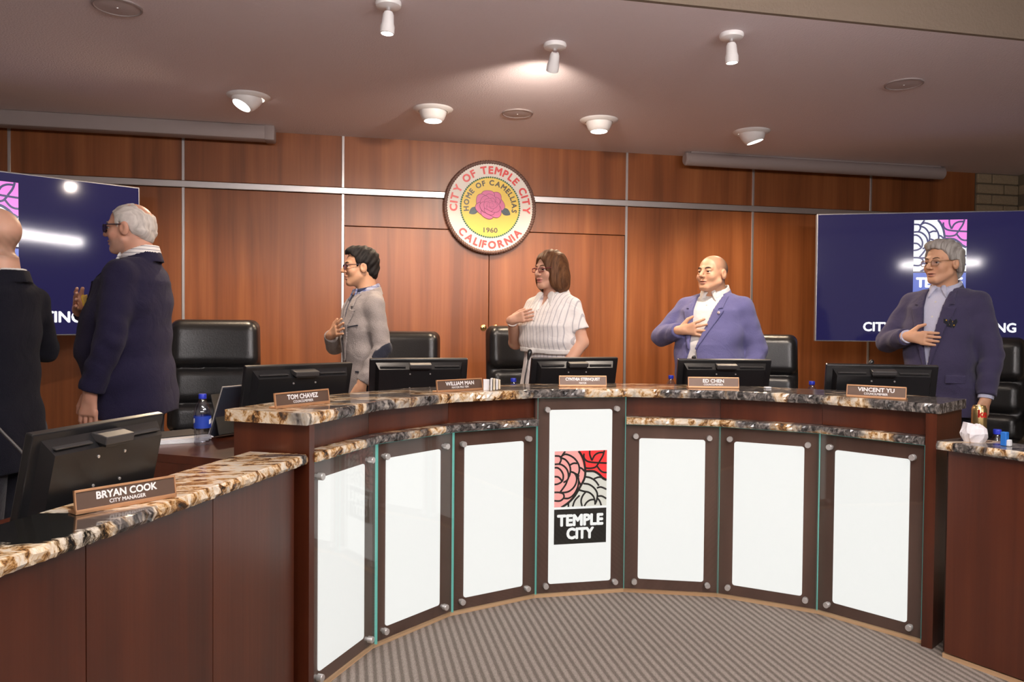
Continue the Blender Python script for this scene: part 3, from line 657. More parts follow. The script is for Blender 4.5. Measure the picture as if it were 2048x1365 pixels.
for p, t, l in zip(SPT, SAIM, SLB):
    root = empty('spotlight', p); tag(root, 'small white ceiling spotlight ' + l, 'spotlight', 'ceiling spotlights')
    MB().lathe([(.060, 0), (.063, -.010), (.058, -.022), (.040, -.027), (0, -.027)], 32).build('canopy', 'white_paint', root, smooth=.7)
    MB().tube([(0, 0, -.02), (0, 0, -.062)], .012, 12).build('stem', 'chrome', root)
    dv = (Vector(t)-p).normalized(); dv2 = (dv+Vector((0, -.5, -2.0))).normalized() if l != SLB[1] else (dv+Vector((-.0, 0, -.8))).normalized()
    q = Matrix.Translation((0, 0, -.055)) @ dv2.to_track_quat('-Z', 'Y').to_matrix().to_4x4()
    MB().lathe([(0, .012), (.020, .008), (.026, -.005), (.029, -.045), (.034, -.060), (.034, -.092), (.029, -.094), (.028, -.080)], 28, q).build('lamp_body', 'white_paint', root, smooth=.7)
    MB().lathe([(.029, -.086), (0, -.084)], 24, q, caps=False).build('lamp', 'lamp_face', root)
    spot('spotlight_light', p+Vector((0, 0, -.055))+dv2*.11, t, E_SPOT*(.75 if l == SLB[1] else 1), 1.9, .9, SPOTC, .035)
for (px, py), l in zip(((235, 12), (1035, 226), (1808, 167)), ('over the balding grey-haired man', 'above the rose seal between two eyeball lights', 'near the brick wall end')):
    p = at_z(px, py, CZ); root = empty('ceiling_speaker', p); tag(root, 'round flat ceiling speaker cover ' + l, 'ceiling speaker', 'round ceiling speakers')
    MB().lathe([(.112, 0), (.112, -.008), (.104, -.010), (.100, -.006)], 40, caps=False).build('rim', 'housing_white', root, smooth=.6)
    MB().lathe([(.101, -.006), (.05, -.009), (0, -.010)], 40, caps=False).build('grille', 'grille', root, smooth=.9)
    MB().lathe([(.006, -.009), (.005, -.013), (0, -.013)], 12).build('screw', 'steel', root)
# roll-up screen housings under the ceiling
def housing(pa, pb, label, round_end):
    y = WY-.16; A, B = at_y(*pa, y), at_y(*pb, y)
    root = empty('screen_housing', ((A.x+B.x)/2, y, CZ)); tag(root, label, 'screen housing'); hl = (B.x-A.x)/2
    if round_end:
        MB().lathe([(.045, -hl), (.058, -hl+.012), (.058, hl-.012), (.045, hl)], 24, Matrix.Translation((0, 0, -.060)) @ Matrix.Rotation(PI/2, 4, 'Y')).build('tube', 'housing_white', root, smooth=.7)
        MB().box((0, .0, -.008), (hl-.05, .03, .008)).build('bracket', 'housing_white', root)
    else:
        MB().box((0, 0, -.055), (hl, .065, .055), bev=.012).build('case', 'housing_white', root, smooth=.6)
        MB().box((hl-.04, 0, -.056), (.038, .068, .058), bev=.010).build('end_cap', 'housing_white', root, smooth=.6)
housing((-300, 240), (551, 268), 'long boxy roll-up screen housing over the screen beside the grey-haired man', False)
housing((1369, 320), (1886, 350), 'roll-up screen tube with rounded ends over the screen beside the brick', True)
o = MB().box((0, 0, 0), (.06, .05, .04), bev=.008).build('wall_box', 'white_paint', loc=at_d(2052, 322, 6.85)); tag(o, 'small white box fixed high on the brick side wall', 'wall box')
o.location = (RX-.055, at_d(2052, 322, 6.85).y, at_d(2052, 322, 6.85).z)
# hall lights (pendant tubes behind and above the camera, mirrored in the screens)
HLAB = ['nearest the dais beside the city manager wing', 'nearest the dais, in line with the rose seal', 'nearest the dais beside the wing with the gold can', 'at the rear of the hall beside the left wall', 'at the rear of the hall, in line with the rose seal', 'at the rear of the hall beside the right wall']
for k, (x, y) in enumerate(((.0, 1.40), (1.1, .40), (2.0, 1.40), (-1.7, -2.4), (1.1, -2.4), (3.9, -2.4))):
    root = empty('hall_light', (x, y, HZ)); tag(root, 'hanging linear tube light ' + HLAB[k], 'ceiling light', 'linear hall lights')
    MB().box((0, 0, -.88), (.62, .045, .02), bev=.008).build('fixture_body', 'white_paint', root)
    MB().lathe([(.03, -.60), (.045, -.59), (.045, .59), (.03, .60)], 20, Matrix.Translation((0, 0, -.95)) @ Matrix.Rotation(PI/2, 4, 'Y')).build('tube', 'tube_face', root, smooth=.6)
    for sx in (-1, 1): MB().tube([(sx*.5, 0, -.86), (sx*.5, 0, 0)], .004, 6).build('hanger', 'steel', root)
# ================================================================== seal on the wall
sc = at_y(980, 415.5, WY-.03)
seal = empty('city_seal', (sc.x, WY-.017, sc.z)); tag(seal, 'round painted city seal with pink camellia and rope border on the wood wall', 'seal')
SM = Matrix.Rotation(PI/2, 4, 'X')      # local x right, y up, z towards the hall
SR = .385
MB().lathe([(SR-.012, -.0), (SR-.012, .028), (0, .028)], 96, SM).build('disc', 'seal_white', seal, smooth=.6)
bm = bmesh.new(); rg = []
NU, NV = 660, 8
for u in range(NU):
    a = 2*PI*u/NU; row = []
    for v in range(NV):
        b = 2*PI*v/NV; r = .0165*(1+.20*math.sin(110*a+b)); row.append(bm.verts.new(SM @ Vector(((SR-.006+r*math.cos(b))*math.cos(a), (SR-.006+r*math.cos(b))*math.sin(a), .022+r*math.sin(b)))))
    rg.append(row)
for u in range(NU):
    for v in range(NV): bm.faces.new((rg[u][v], rg[(u+1) % NU][v], rg[(u+1) % NU][(v+1) % NV], rg[u][(v+1) % NV]))
bmesh.ops.recalc_face_normals(bm, faces=bm.faces); me = bpy.data.meshes.new('rope'); bm.to_mesh(me); bm.free(); link('rope_border', me, 'rope', seal, smooth=3.1)
YR = .252
def sflat(name, pts, z, mat, parent=seal, depth=.0012):
    return MB().prism(pts, z, z+depth, SM).build(name, mat, parent)
circ = lambda r, n=80, cx=0, cy=0: [(cx+r*math.cos(2*PI*k/n), cy+r*math.sin(2*PI*k/n)) for k in range(n)]
sflat('yellow_field', circ(YR), .0281, 'seal_yellow', depth=.002)
bm = bmesh.new()
for k in range(84):
    a = 2*PI*k/84
    Mx = SM @ Matrix.Translation((YR*math.cos(a), YR*math.sin(a), .0300)) @ Matrix.Diagonal((.0088, .0088, .0035, 1))
    bmesh.ops.create_icosphere(bm, subdivisions=1, radius=1.0, matrix=Mx)
me = bpy.data.meshes.new('bead_ring'); bm.to_mesh(me); bm.free(); tag(link('bead_ring', me, 'seal_green', seal, smooth=3.1), kind='stuff')
def arc_text(s, rad, size, mid, mat, name, inner=False, stretch=1.0, gap=.14, bold=.028):
    """letters along a circle; mid = angle of the middle, inner: letters read along the bottom"""
    gl = []
    for ch in s:
        if ch == ' ': gl.append((None, size*.34)); continue
        me = text_mesh(ch, 1.0, 0, 0); co = np.zeros(len(me.vertices)*3, dtype=np.float32); me.vertices.foreach_get('co', co); co = co.reshape(-1, 3)
        w = co[:, 0].max()-co[:, 0].min(); co[:, 0] -= (co[:, 0].max()+co[:, 0].min())/2; co[:, :2] *= size/.72; me.vertices.foreach_set('co', co.ravel()); embolden(me, .055*size); gl.append((me, w*size/.72))
    tot = sum((w+gap*size)*stretch for _, w in gl); pos = -tot/2; bm = bmesh.new(); outp = []
    def flush():
        nonlocal bm
        me = bpy.data.meshes.new(name); bm.to_mesh(me); bm.free(); bm = bmesh.new(); link(name, me, mat, seal)
    for me, w in gl:
        c = pos+(w+gap*size)*stretch/2; pos += (w+gap*size)*stretch
        if me is None: flush(); continue
        a = mid-c/rad if not inner else mid+c/rad
        rot = a-PI/2 if not inner else a+PI/2
        r = rad if not inner else rad+size
        me.transform(SM @ Matrix.Translation((r*math.cos(a), r*math.sin(a), .0312)) @ Matrix.Rotation(rot, 4, 'Z')); bm.from_mesh(me); bpy.data.meshes.remove(me)
    flush()
arc_text('CITY OF TEMPLE CITY', .283, .062, PI/2, 'seal_red', 'red_lettering', stretch=1.10)
arc_text('CALIFORNIA', .283, .062, -PI/2, 'seal_red', 'red_lettering', True, stretch=1.08)
arc_text('HOME OF CAMELLIAS', .186, .043, PI/2, 'seal_dark', 'dark_lettering', stretch=1.12)
me = fit_text('1960', .118, .040, .03); me.transform(SM @ Matrix.Translation((.003, -.212, .0312))); link('year', me, 'seal_dark', seal)
def petal(cx, cy, ang, l, w, z, n=22, wav=.08):
    pts = []
    for k in range(n):
        a = 2*PI*k/n; rr = 1+wav*math.sin(3*a+cx*40)
        x, y = l*rr*math.cos(a), w*rr*math.sin(a); pts.append((cx+x*math.cos(ang)-y*math.sin(ang), cy+x*math.sin(ang)+y*math.cos(ang)))
    return pts
fl = empty('camellia'); fl.parent = seal
fx, fy = -.005, .022; zz = .0302; rr = random.Random(5)
for ring, cnt, rad, l, w in ((0, 7, .072, .050, .054), (1, 6, .045, .042, .044), (2, 5, .022, .034, .030), (3, 3, .010, .020, .017)):
    for k in range(cnt):
        a = 2*PI*k/cnt+ring*.5; cx, cy = fx+rad*math.cos(a)*1.05, fy+rad*math.sin(a)
        p = petal(cx, cy, a, l, w, 0); sflat('petal', [(cx+(x-cx)*1.07, cy+(y-cy)*1.07) for x, y in p], zz, 'seal_outline', fl, .0009); zz += .0006
        sflat('petal', p, zz, 'seal_pink', fl, .0009); zz += .0006
for sg, ang in ((-1, PI+.55), (1, -.50)):
    bx, by = fx+sg*.135, fy-.055
    out = []
    for k in range(21):
        t = k/20; wv = math.sin(PI*t)**.8*.030; out.append((t*.095-.047, wv))
    pts = [(bx+x*math.cos(ang)-y*math.sin(ang), by+x*math.sin(ang)+y*math.cos(ang)) for x, y in out+[(x, -y) for x, y in reversed(out[1:-1])]]
    sflat('leaf', pts, .0304, 'seal_leaf', seal, .001)
    for k in range(4):
        x = -.025+k*.016
        a = [(x, -.0012), (x+.014, .015), (x+.0155, .014), (x+.002, -.0012)]
        sflat('leaf_vein', [(bx+p*math.cos(ang)-q*math.sin(ang), by+p*math.sin(ang)+q*math.cos(ang)) for p, q in a], .0315, 'seal_green', seal, .0005)
# ================================================================== wall screens
def tv(A, B, z0, z1, label, arm):
    """A left end, B right end (plan points as seen from the hall)"""
    ex = Vector((B[0]-A[0], B[1]-A[1], 0)); w = ex.length; ex.normalize(); ez = ex.cross(Vector((0, 0, 1)))   # towards the hall
    h = z1-z0; mid = Vector(((A[0]+B[0])/2, (A[1]+B[1])/2, z0))
    root = empty('wall_screen', mid); tag(root, label, 'screen', 'wall screens')
    M = basis((0, 0, 0), ex, (0, 0, 1), ez)
    MB().box((0, h/2, -.030), (w/2, h/2, .028), M, bev=.006).build('case', 'tv_bezel', root)
    MB().box((0, h/2, -.001), (w/2-.010, h/2-.010, .003), M).build('display', 'tv_screen', root)
    LW = .395*h/1.07; Mx = M @ Matrix.Translation((-LW/2, h*.545, .0025))
    rose_logo(root, Mx, LW, LW*1.06, ('tv_white', 'tv_magenta', 'tv_white', 'tv_line'), LW, LW*.62, -.012, 'tv_white', 'tv_blue', 0)
    me = fit_text('CITY COUNCIL MEETING', .60*w, .072*h/1.07, .05); me.transform(M @ Matrix.Translation((0, h*.085, .0025))); link('caption', me, 'tv_white', root)
    L = arm
    MB().box((0, h/2, -.075), (.30, .22, .018), M).build('mount_plate', 'black_plastic', root)
    wl = Vector((mid.x+L, WY, z0+h/2)) - mid
    MB().tube([M @ Vector((0, h/2, -.09)), wl], .028, 10).build('mount_arm', 'black_plastic', root)
H86, W86 = 1.07, 1.90
dR = H86/296*F_PX; R_ = at_d(280, 375, dR); L_ = at_d(0, 345, H86/331*F_PX); dv = Vector((R_.x-L_.x, R_.y-L_.y)).normalized()
zt = R_.z; tv((R_.x-dv.x*W86, R_.y-dv.y*W86), (R_.x, R_.y), zt-H86, zt, 'large navy wall screen behind the two men in dark suits', .2)
dL = H86/255*F_PX; L_ = at_d(1634, 428, dL); R_ = at_d(2048, 424, H86/268*F_PX); dv = Vector((R_.x-L_.x, R_.y-L_.y)).normalized()
zt = L_.z; tv((L_.x, L_.y), (L_.x+dv.x*W86, L_.y+dv.y*W86), zt-H86, zt, 'large navy wall screen behind the grey-haired man with gold-rimmed glasses', .1)
# ================================================================== nameplates
def nameplate(A, B, z, l1, l2, label, hgt=.051):
    ex = Vector((B.x-A.x, B.y-A.y, 0)); w = max(.236, min(.256, ex.length)); ex.normalize(); ez = ex.cross(Vector((0, 0, 1)))
    mid = Vector(((A.x+B.x)/2, (A.y+B.y)/2, z)); root = empty('nameplate', mid); tag(root, label, 'nameplate', 'desk nameplates')
    M = basis((0, 0, 0), ex, (0, 0, 1), ez); T = M @ Matrix.Rotation(-.16, 4, 'X')
    MB().box((0, .003, -.016), (w/2, .003, .020), M, bev=.001, seg=1).build('base', 'plate_gold', root)
    MB().box((0, .004+hgt/2, .0), (w/2-.002, hgt/2-.001, .0022), T).build('plate', 'plate_brown', root)
    e = .0028; bm = MB()
    for c, hh in (((0, .004+hgt-e, .0005), (w/2, e, .0045)), ((0, .004+e, .0005), (w/2, e, .0045)), ((-w/2+e*.6, .004+hgt/2, .0005), (e*.6, hgt/2, .0045)), ((w/2-e*.6, .004+hgt/2, .0005), (e*.6, hgt/2, .0045))):
        bm.box(c, hh, T, bev=.0008, seg=1)
    bm.build('frame', 'plate_gold', root)
    me = fit_text(l1, min(w*.72, .0112*len(l1)*1.28), .0165, .05); me.transform(T @ Matrix.Translation((0, .004+hgt*.47, .0028))); link('name_lettering', me, 'plate_text', root)
    me = fit_text(l2, min(w*.60, .0072*len(l2)*1.0), .0088, .03); me.transform(T @ Matrix.Translation((0, .004+hgt*.20, .0028))); link('title_lettering', me, 'plate_text', root)
Z1, Z2 = UPZ1+.0005, LEDZ1+.0005
nameplate(at_z(150, 1031, Z2), at_z(352, 994, Z2), Z2, 'BRYAN COOK', 'CITY MANAGER', 'gold-framed brown nameplate reading city manager on the cream granite wing counter')
nameplate(at_z(546, 819, Z1), at_z(663, 806, Z1), Z1, 'TOM CHAVEZ', 'COUNCILMEMBER', 'gold-framed brown nameplate at the cream end of the dais counter')
nameplate(at_z(872, 786, Z1), at_z(967, 780, Z1), Z1, 'WILLIAM MAN', 'MAYOR PRO TEM', 'gold-framed brown nameplate beside the cream paper bundle')
nameplate(at_d(1118, 776, 3.74), at_d(1213, 776, 3.76), Z1, 'CYNTHIA STERNQUIST', 'MAYOR', 'gold-framed brown nameplate with the longest name, above the tall logo panel')
nameplate(at_d(1376, 777, 3.73), at_d(1478, 777, 3.72), Z1, 'ED CHEN', 'COUNCILMEMBER', 'gold-framed brown nameplate with the shortest name, in front of the man in the blue blazer')
nameplate(at_z(1694, 794, Z1), at_z(1811, 801, Z1), Z1, 'VINCENT YU', 'COUNCILMEMBER', 'gold-framed brown nameplate at the dais end near the gold can')
# ================================================================== monitors (seen from behind)
def make_monitor():
    root = empty('monitor')
    w, h = .51, .305; T = Matrix.Translation((0, 0, .012)) @ Matrix.Rotation(.24, 4, 'X')      # +y is the screen side (towards the sitter), -y the back; the top leans towards the hall
    B = lambda c, hh, bev=.003, nm='x', mt='black_plastic', p=root: MB().box(c, hh, T, bev=bev).build(nm, mt, p)
    B((0, .012, h/2), (w/2, .012, h/2), .004, 'case')
    B((0, .0245, h/2+.006), (w/2-.012, .0015, h/2-.016), .0005, 'display', 'tablet_glass')
    # raised rear housing with bevelled top
    bm = bmesh.new(); hw, z0, z1, dp = w/2-.045, .030, h-.040, .036
    a = [(-hw-.015, 0, z0-.01), (hw+.015, 0, z0-.01), (hw+.015, 0, z1+.022), (-hw-.015, 0, z1+.022)]; b = [(-hw, -dp, z0), (hw, -dp, z0), (hw, -dp, z1-.006), (-hw, -dp, z1-.006)]
    va = [bm.verts.new(T @ Vector(p)) for p in a]; vb = [bm.verts.new(T @ Vector(p)) for p in b]
    bm.faces.new(vb)
    for k in range(4): bm.faces.new((va[k], va[(k+1) % 4], vb[(k+1) % 4], vb[k]))
    bmesh.ops.recalc_face_normals(bm, faces=bm.faces); me = bpy.data.meshes.new('rear_housing'); bm.to_mesh(me); bm.free(); link('rear_housing', me, 'black_plastic', root)
    for sx in (-1, 1): MB().box((sx*(hw/2+.035), -.020, z1+.007), (hw/2-.040, .011, .0022), T @ Matrix.Translation((0, 0, 0)), bev=.001, seg=1).build('vent_strip', 'grey_plastic', root)
    B((0, -.030, z1+.014), (.056, .026, .0105), .003, 'handle_block', 'grey_plastic')
    B((0, -.030, z1+.001), (.050, .022, .004), .001, 'handle_recess')
    for sx in (-1, 1):
        for z in (z1-.030, z1-.105):
            MB().lathe([(.004, 0), (.004, .003), (0, .003)], 10, T @ Matrix.Translation((sx*.052, -dp, z)) @ Matrix.Rotation(PI/2, 4, 'X')).build('screw', 'steel', root)
    B((0, -dp-.012, .10), (.034, .012, .05), .006, 'stand_neck')
    MB().lathe([(.011, 0), (.011, .012), (.004, .014), (0, .014)], 14, T @ Matrix.Translation((.0, -dp-.024, .085)) @ Matrix.Rotation(PI/2, 4, 'X')).build('hinge_cap', 'chrome', root, smooth=.6)
    MB().box((0, -.065, .006), (.10, .075, .006), bev=.003).build('stand_base', 'grey_plastic', root)
    return root
def face_rot(n):      # rotation so that local -y points along the plan direction n
    return math.atan2(n[1], n[0]) + PI/2
mon = make_monitor()
MN = [((168, 920, 2.03), WDESK+.022, (.974, -.228), 'on the staff desk behind the city manager plate'), ((588, 770, 3.36), DESK, (.70, -.71), 'at the cream end of the dais behind its nameplate'),
      ((835, 755, 4.02), DESK, (.27, -.96), 'in front of the man in the grey jacket'), ((1142, 755, 4.28), DESK, (.30, -.95), 'in front of the woman in the striped dress'),
      ((1442, 755, 4.22), DESK, (.02, -1.0), 'in front of the man in the blue blazer'), ((1755, 765, 3.78), DESK, (-.18, -.98), 'in front of the man with gold-rimmed glasses')]
for k, ((px, py, d), z, n, l) in enumerate(MN):
    o = mon if k == 0 else copy_tree(mon); p = at_d(px, py, d); o.location = (p.x, p.y, z); o.rotation_euler = (0, 0, face_rot(dir_w(*n)))
    tag(o, 'black desktop monitor seen from behind ' + l, 'monitor', 'desk monitors')
    o.scale = (.90, .95, 1.04) if k == 0 else (1, 1, 1)
# ================================================================== microphones
def mic(base, pts, label, head=.010):
    root = empty('gooseneck_microphone', base); tag(root, label, 'microphone', 'gooseneck microphones')
    b = Vector(base)
    MB().lathe([(.045, 0), (.045, .012), (.030, .020), (.010, .026), (0, .026)], 24).build('base', 'black_plastic', root, smooth=.6)
    P = [Vector((0, 0, .024))]+[Vector(p)-b for p in pts]
    c = []
    for i in range(len(P)-1):
        p0, p1, p2, p3 = P[max(i-1, 0)], P[i], P[i+1], P[min(i+2, len(P)-1)]
        for k in range(6):
            t = k/6; c.append(.5*((2*p1)+(-p0+p2)*t+(2*p0-5*p1+4*p2-p3)*t*t+(-p0+3*p1-3*p2+p3)*t**3))
    c.append(P[-1]); MB().tube(c, .0042, 8).build('gooseneck', 'grey_plastic', root, smooth=.9)
    e = P[-1]; dv = (c[-1]-c[-3]).normalized(); q = dv.to_track_quat('Z', 'Y').to_matrix().to_4x4()
    MB().lathe([(.005, -.022), (.008, -.012), (head, 0), (head*1.25, .012), (head*1.2, .026), (head*.7, .034), (0, .036)], 16, Matrix.Translation(e) @ q).build('foam_head', 'black_plastic', root, smooth=.9)
def onz(px, py, d, z): p = at_d(px, py, d); return Vector((p.x, p.y, z))
mic(onz(1046, 790, 4.02, DESK), [at_d(1049, 768, 4.02), at_d(1053, 740, 4.02), at_d(1058, 712, 4.03)], 'black gooseneck microphone in front of the woman in the striped dress')
mic(onz(1392, 790, 4.40, DESK), [at_d(1391, 762, 4.40), at_d(1389, 740, 4.38), at_d(1388, 723, 4.36)], 'black gooseneck microphone in front of the man in the blue blazer')
mic(onz(1722, 790, 3.95, DESK), [at_d(1725, 765, 3.95), at_d(1730, 745, 3.94), at_d(1738, 732, 3.93)], 'black gooseneck microphone in front of the man with the dark pocket square')
mic(onz(60, 960, 2.25, WDESK), [at_d(57, 930, 2.25), at_d(43, 905, 2.24), at_d(0, 860, 2.22), at_d(-40, 815, 2.2)], 'black gooseneck microphone beside the staff monitor')
# ================================================================== water bottles
def make_bottle():
    root = empty('water_bottle')
    pr = [(.024, 0), (.031, .004), (.0325, .012), (.030, .022), (.0325, .032), (.030, .042), (.0325, .052), (.0305, .060), (.0325, .066), (.0325, .115), (.0322, .128), (.029, .145), (.022, .162), (.0145, .175), (.0125, .182), (.0125, .192)]
    MB().lathe(pr, 28).build('body', 'bottle_clear', root, smooth=.9)
    MB().lathe([(.0331, .068), (.0331, .116)], 28, caps=False).build('label_band', 'label_blue', root, smooth=.9)
    for a0 in (-2.0, .6):
        bm = bmesh.new(); n = 8; A, Bv = [], []
        for k in range(n+1):
            a = a0+k*.10; A.append(bm.verts.new((.0334*math.cos(a), .0334*math.sin(a), .083+.001*k))); Bv.append(bm.verts.new((.0334*math.cos(a), .0334*math.sin(a), .101+.001*k)))
        for k in range(n): bm.faces.new((A[k], A[k+1], Bv[k+1], Bv[k]))
        me = bpy.data.meshes.new('label_mark'); bm.to_mesh(me); bm.free(); link('label_mark', me, 'label_text', root)
    MB().lathe([(.0148, .184), (.0152, .186), (.0152, .200), (.0142, .203), (0, .203)], 22).build('cap', 'cap_blue', root, smooth=.6)
    return root
bt = make_bottle()
BT = [((405, 890, None), DESK, 'in full view beside the papers'), ((688, 768, 3.62), DESK, 'beside the monitor at the cream counter end'), ((1027, 757, 4.08), DESK, 'near the woman in the striped dress'),
      ((1342, 750, 4.42), DESK, 'near the man in the blue blazer'), ((1624, 763, 4.05), DESK, 'between the two monitors near the dark pocket square'), ((1995, 850, 3.09), WDESK, 'behind the wing counter beside the small blue box')]
for k, ((px, py, d), z, l) in enumerate(BT):
    o = bt if k == 0 else copy_tree(bt); p = at_z(px, py, z) if d is None else at_d(px, py, d)
    o.location = (p.x, p.y, z+.0005); o.rotation_euler = (0, 0, .9*k-1.2); tag(o, 'clear water bottle with blue cap ' + l, 'bottle', 'water bottles')
# ================================================================== small things
def can():
    p = at_d(1958, 835, 3.66); root = empty('drink_can', (p.x, p.y, DESK+.0005), -.25); tag(root, 'gold drink can with red lettering by the hand of the man with the pocket square', 'can')
    MB().lathe([(.024, 0), (.026, .003), (.033, .012), (.033, .104), (.030, .112), (.027, .119), (.027, .122), (.025, .122), (.024, .118), (0, .118)], 32).build('body', 'can_gold', root, smooth=.6)
    bm = bmesh.new()
    me = fit_text('ke', .040, .034, .06)
    M = Matrix.Identity(4)
    for v in me.vertices:
        a = v.co.x/.0335; zc = v.co.y
        ang = -PI/2 + a + .0; v.co = Vector((.0336*math.cos(ang), .0336*math.sin(ang), .068+zc))
    link('lettering', me, 'can_red', root)
    MB().box((0, .006, .1195), (.007, .011, .0012), bev=.001, seg=1).build('tab', 'steel', root)
can()
p = at_z(1950, 884, LEDZ1); bm = bmesh.new(); rings = []
rr = random.Random(2)
for j, (r, z) in enumerate(((.040, .0), (.050, .018), (.052, .034), (.044, .052), (.030, .064), (.012, .068))):
    rings.append([bm.verts.new((r*(1+.10*math.sin(5*a*2*PI/20+j*.6)+rr.uniform(-.04, .04))*math.cos(2*PI*a/20), .75*r*(1+.12*math.sin(3*a*2*PI/20))*math.sin(2*PI*a/20), max(0, z+rr.uniform(-.003, .003)) if j else 0)) for a in range(20)])
for v in rings[4][6:11]: v.co += Vector((-.012, 0, .010))
for rg_ in rings[1:]:
    for v in rg_: v.co += Vector((rr.uniform(-.004, .004), rr.uniform(-.004, .004), 0))
for a, b in zip(rings[:-1], rings[1:]):
    for k in range(20): bm.faces.new((a[k], a[(k+1) % 20], b[(k+1) % 20], b[k]))
bm.faces.new(list(reversed(rings[0]))); bm.faces.new(rings[-1]); bmesh.ops.recalc_face_normals(bm, faces=bm.faces)
me = bpy.data.meshes.new('n'); bm.to_mesh(me); bm.free(); o = link('crumpled_napkin', me, 'napkin', loc=(p.x, p.y, LEDZ1+.0005)); tag(o, 'white crumpled paper napkin on the granite in front of the gold can', 'napkin')
p = at_z(2016, 893, LEDZ1); root = empty('small_box', (p.x, p.y, LEDZ1+.0005), .4); tag(root, 'small blue box with pale end on the dark granite wing counter', 'box')
MB().box((0, .012, .026), (.013, .010, .026), bev=.002, seg=1).build('body', 'box_blue', root); MB().box((0, -.004, .012), (.011, .006, .012), bev=.002, seg=1).build('pale_end', 'paper', root)
# cream paper bundle beside a nameplate
p = at_z(984, 781, UPZ1); root = empty('paper_bundle', (p.x, p.y, UPZ1+.0005), -.1); tag(root, 'small bundle of folded cream papers at the end of a nameplate', 'paper bundle')
MB().prism([(-.040, -.012), (-.012, 0.0), (-.040, .014)], 0, .050).build('folded_card', 'paper', root)
for k in range(4): MB().box((-.002+k*.011, .004*(k % 2), .0275), (.0042, .022, .0275-.002*k), Matrix.Rotation(.12*(k-1.5), 4, 'Z'), bev=.0012, seg=1).build('sheet_fold', 'paper_cream' if k % 2 else 'paper', root)
# papers, clipboard and tablet at the end desk
p = at_z(334, 882, DESK); root = empty('paper_stack', (p.x, p.y, DESK+.0005), .35); tag(root, 'loose white papers under a clear folder beside the full bottle', 'papers')
for k in range(4): MB().box((.006*k, .004*k, .002+k*.004), (.14, .105, .0018), Matrix.Rotation(.07*k-.1, 4, 'Z')).build('sheet', 'paper', root)
MB().box((.03, .05, .0185), (.13, .09, .0012), Matrix.Rotation(.25, 4, 'Z')).build('folder', 'black_vent', root)
p = at_d(450, 850, 3.30); root = empty('tablet', (p.x, p.y, DESK+.0005), face_rot(dir_w(.88, -.47))); tag(root, 'slim tablet propped in a black folding cover behind the end monitor', 'tablet')
T = Matrix.Rotation(.38, 4, 'X')
MB().box((0, .0, .118), (.085, .004, .115), T, bev=.003).build('tablet_body', 'tablet_glass', root); MB().box((0, .005, .118), (.088, .0025, .118), T, bev=.002).build('rim', 'steel', root)
MB().box((0, -.062, .085), (.084, .003, .088), Matrix.Rotation(-.30, 4, 'X'), bev=.001, seg=1).build('cover_flap', 'black_plastic', root)
o = MB().box((0, 0, .004), (.016, .011, .004), bev=.003).build('paper_note', 'paper', loc=onz(1535, 776, 4.02, UPZ1) ); q = at_z(1535, 777.5, UPZ1); o.location = (q.x, q.y, UPZ1+.0005); tag(o, 'tiny white note lying on the counter beside the blue-blazer man\'s monitor', 'note')  # small slip of white paper
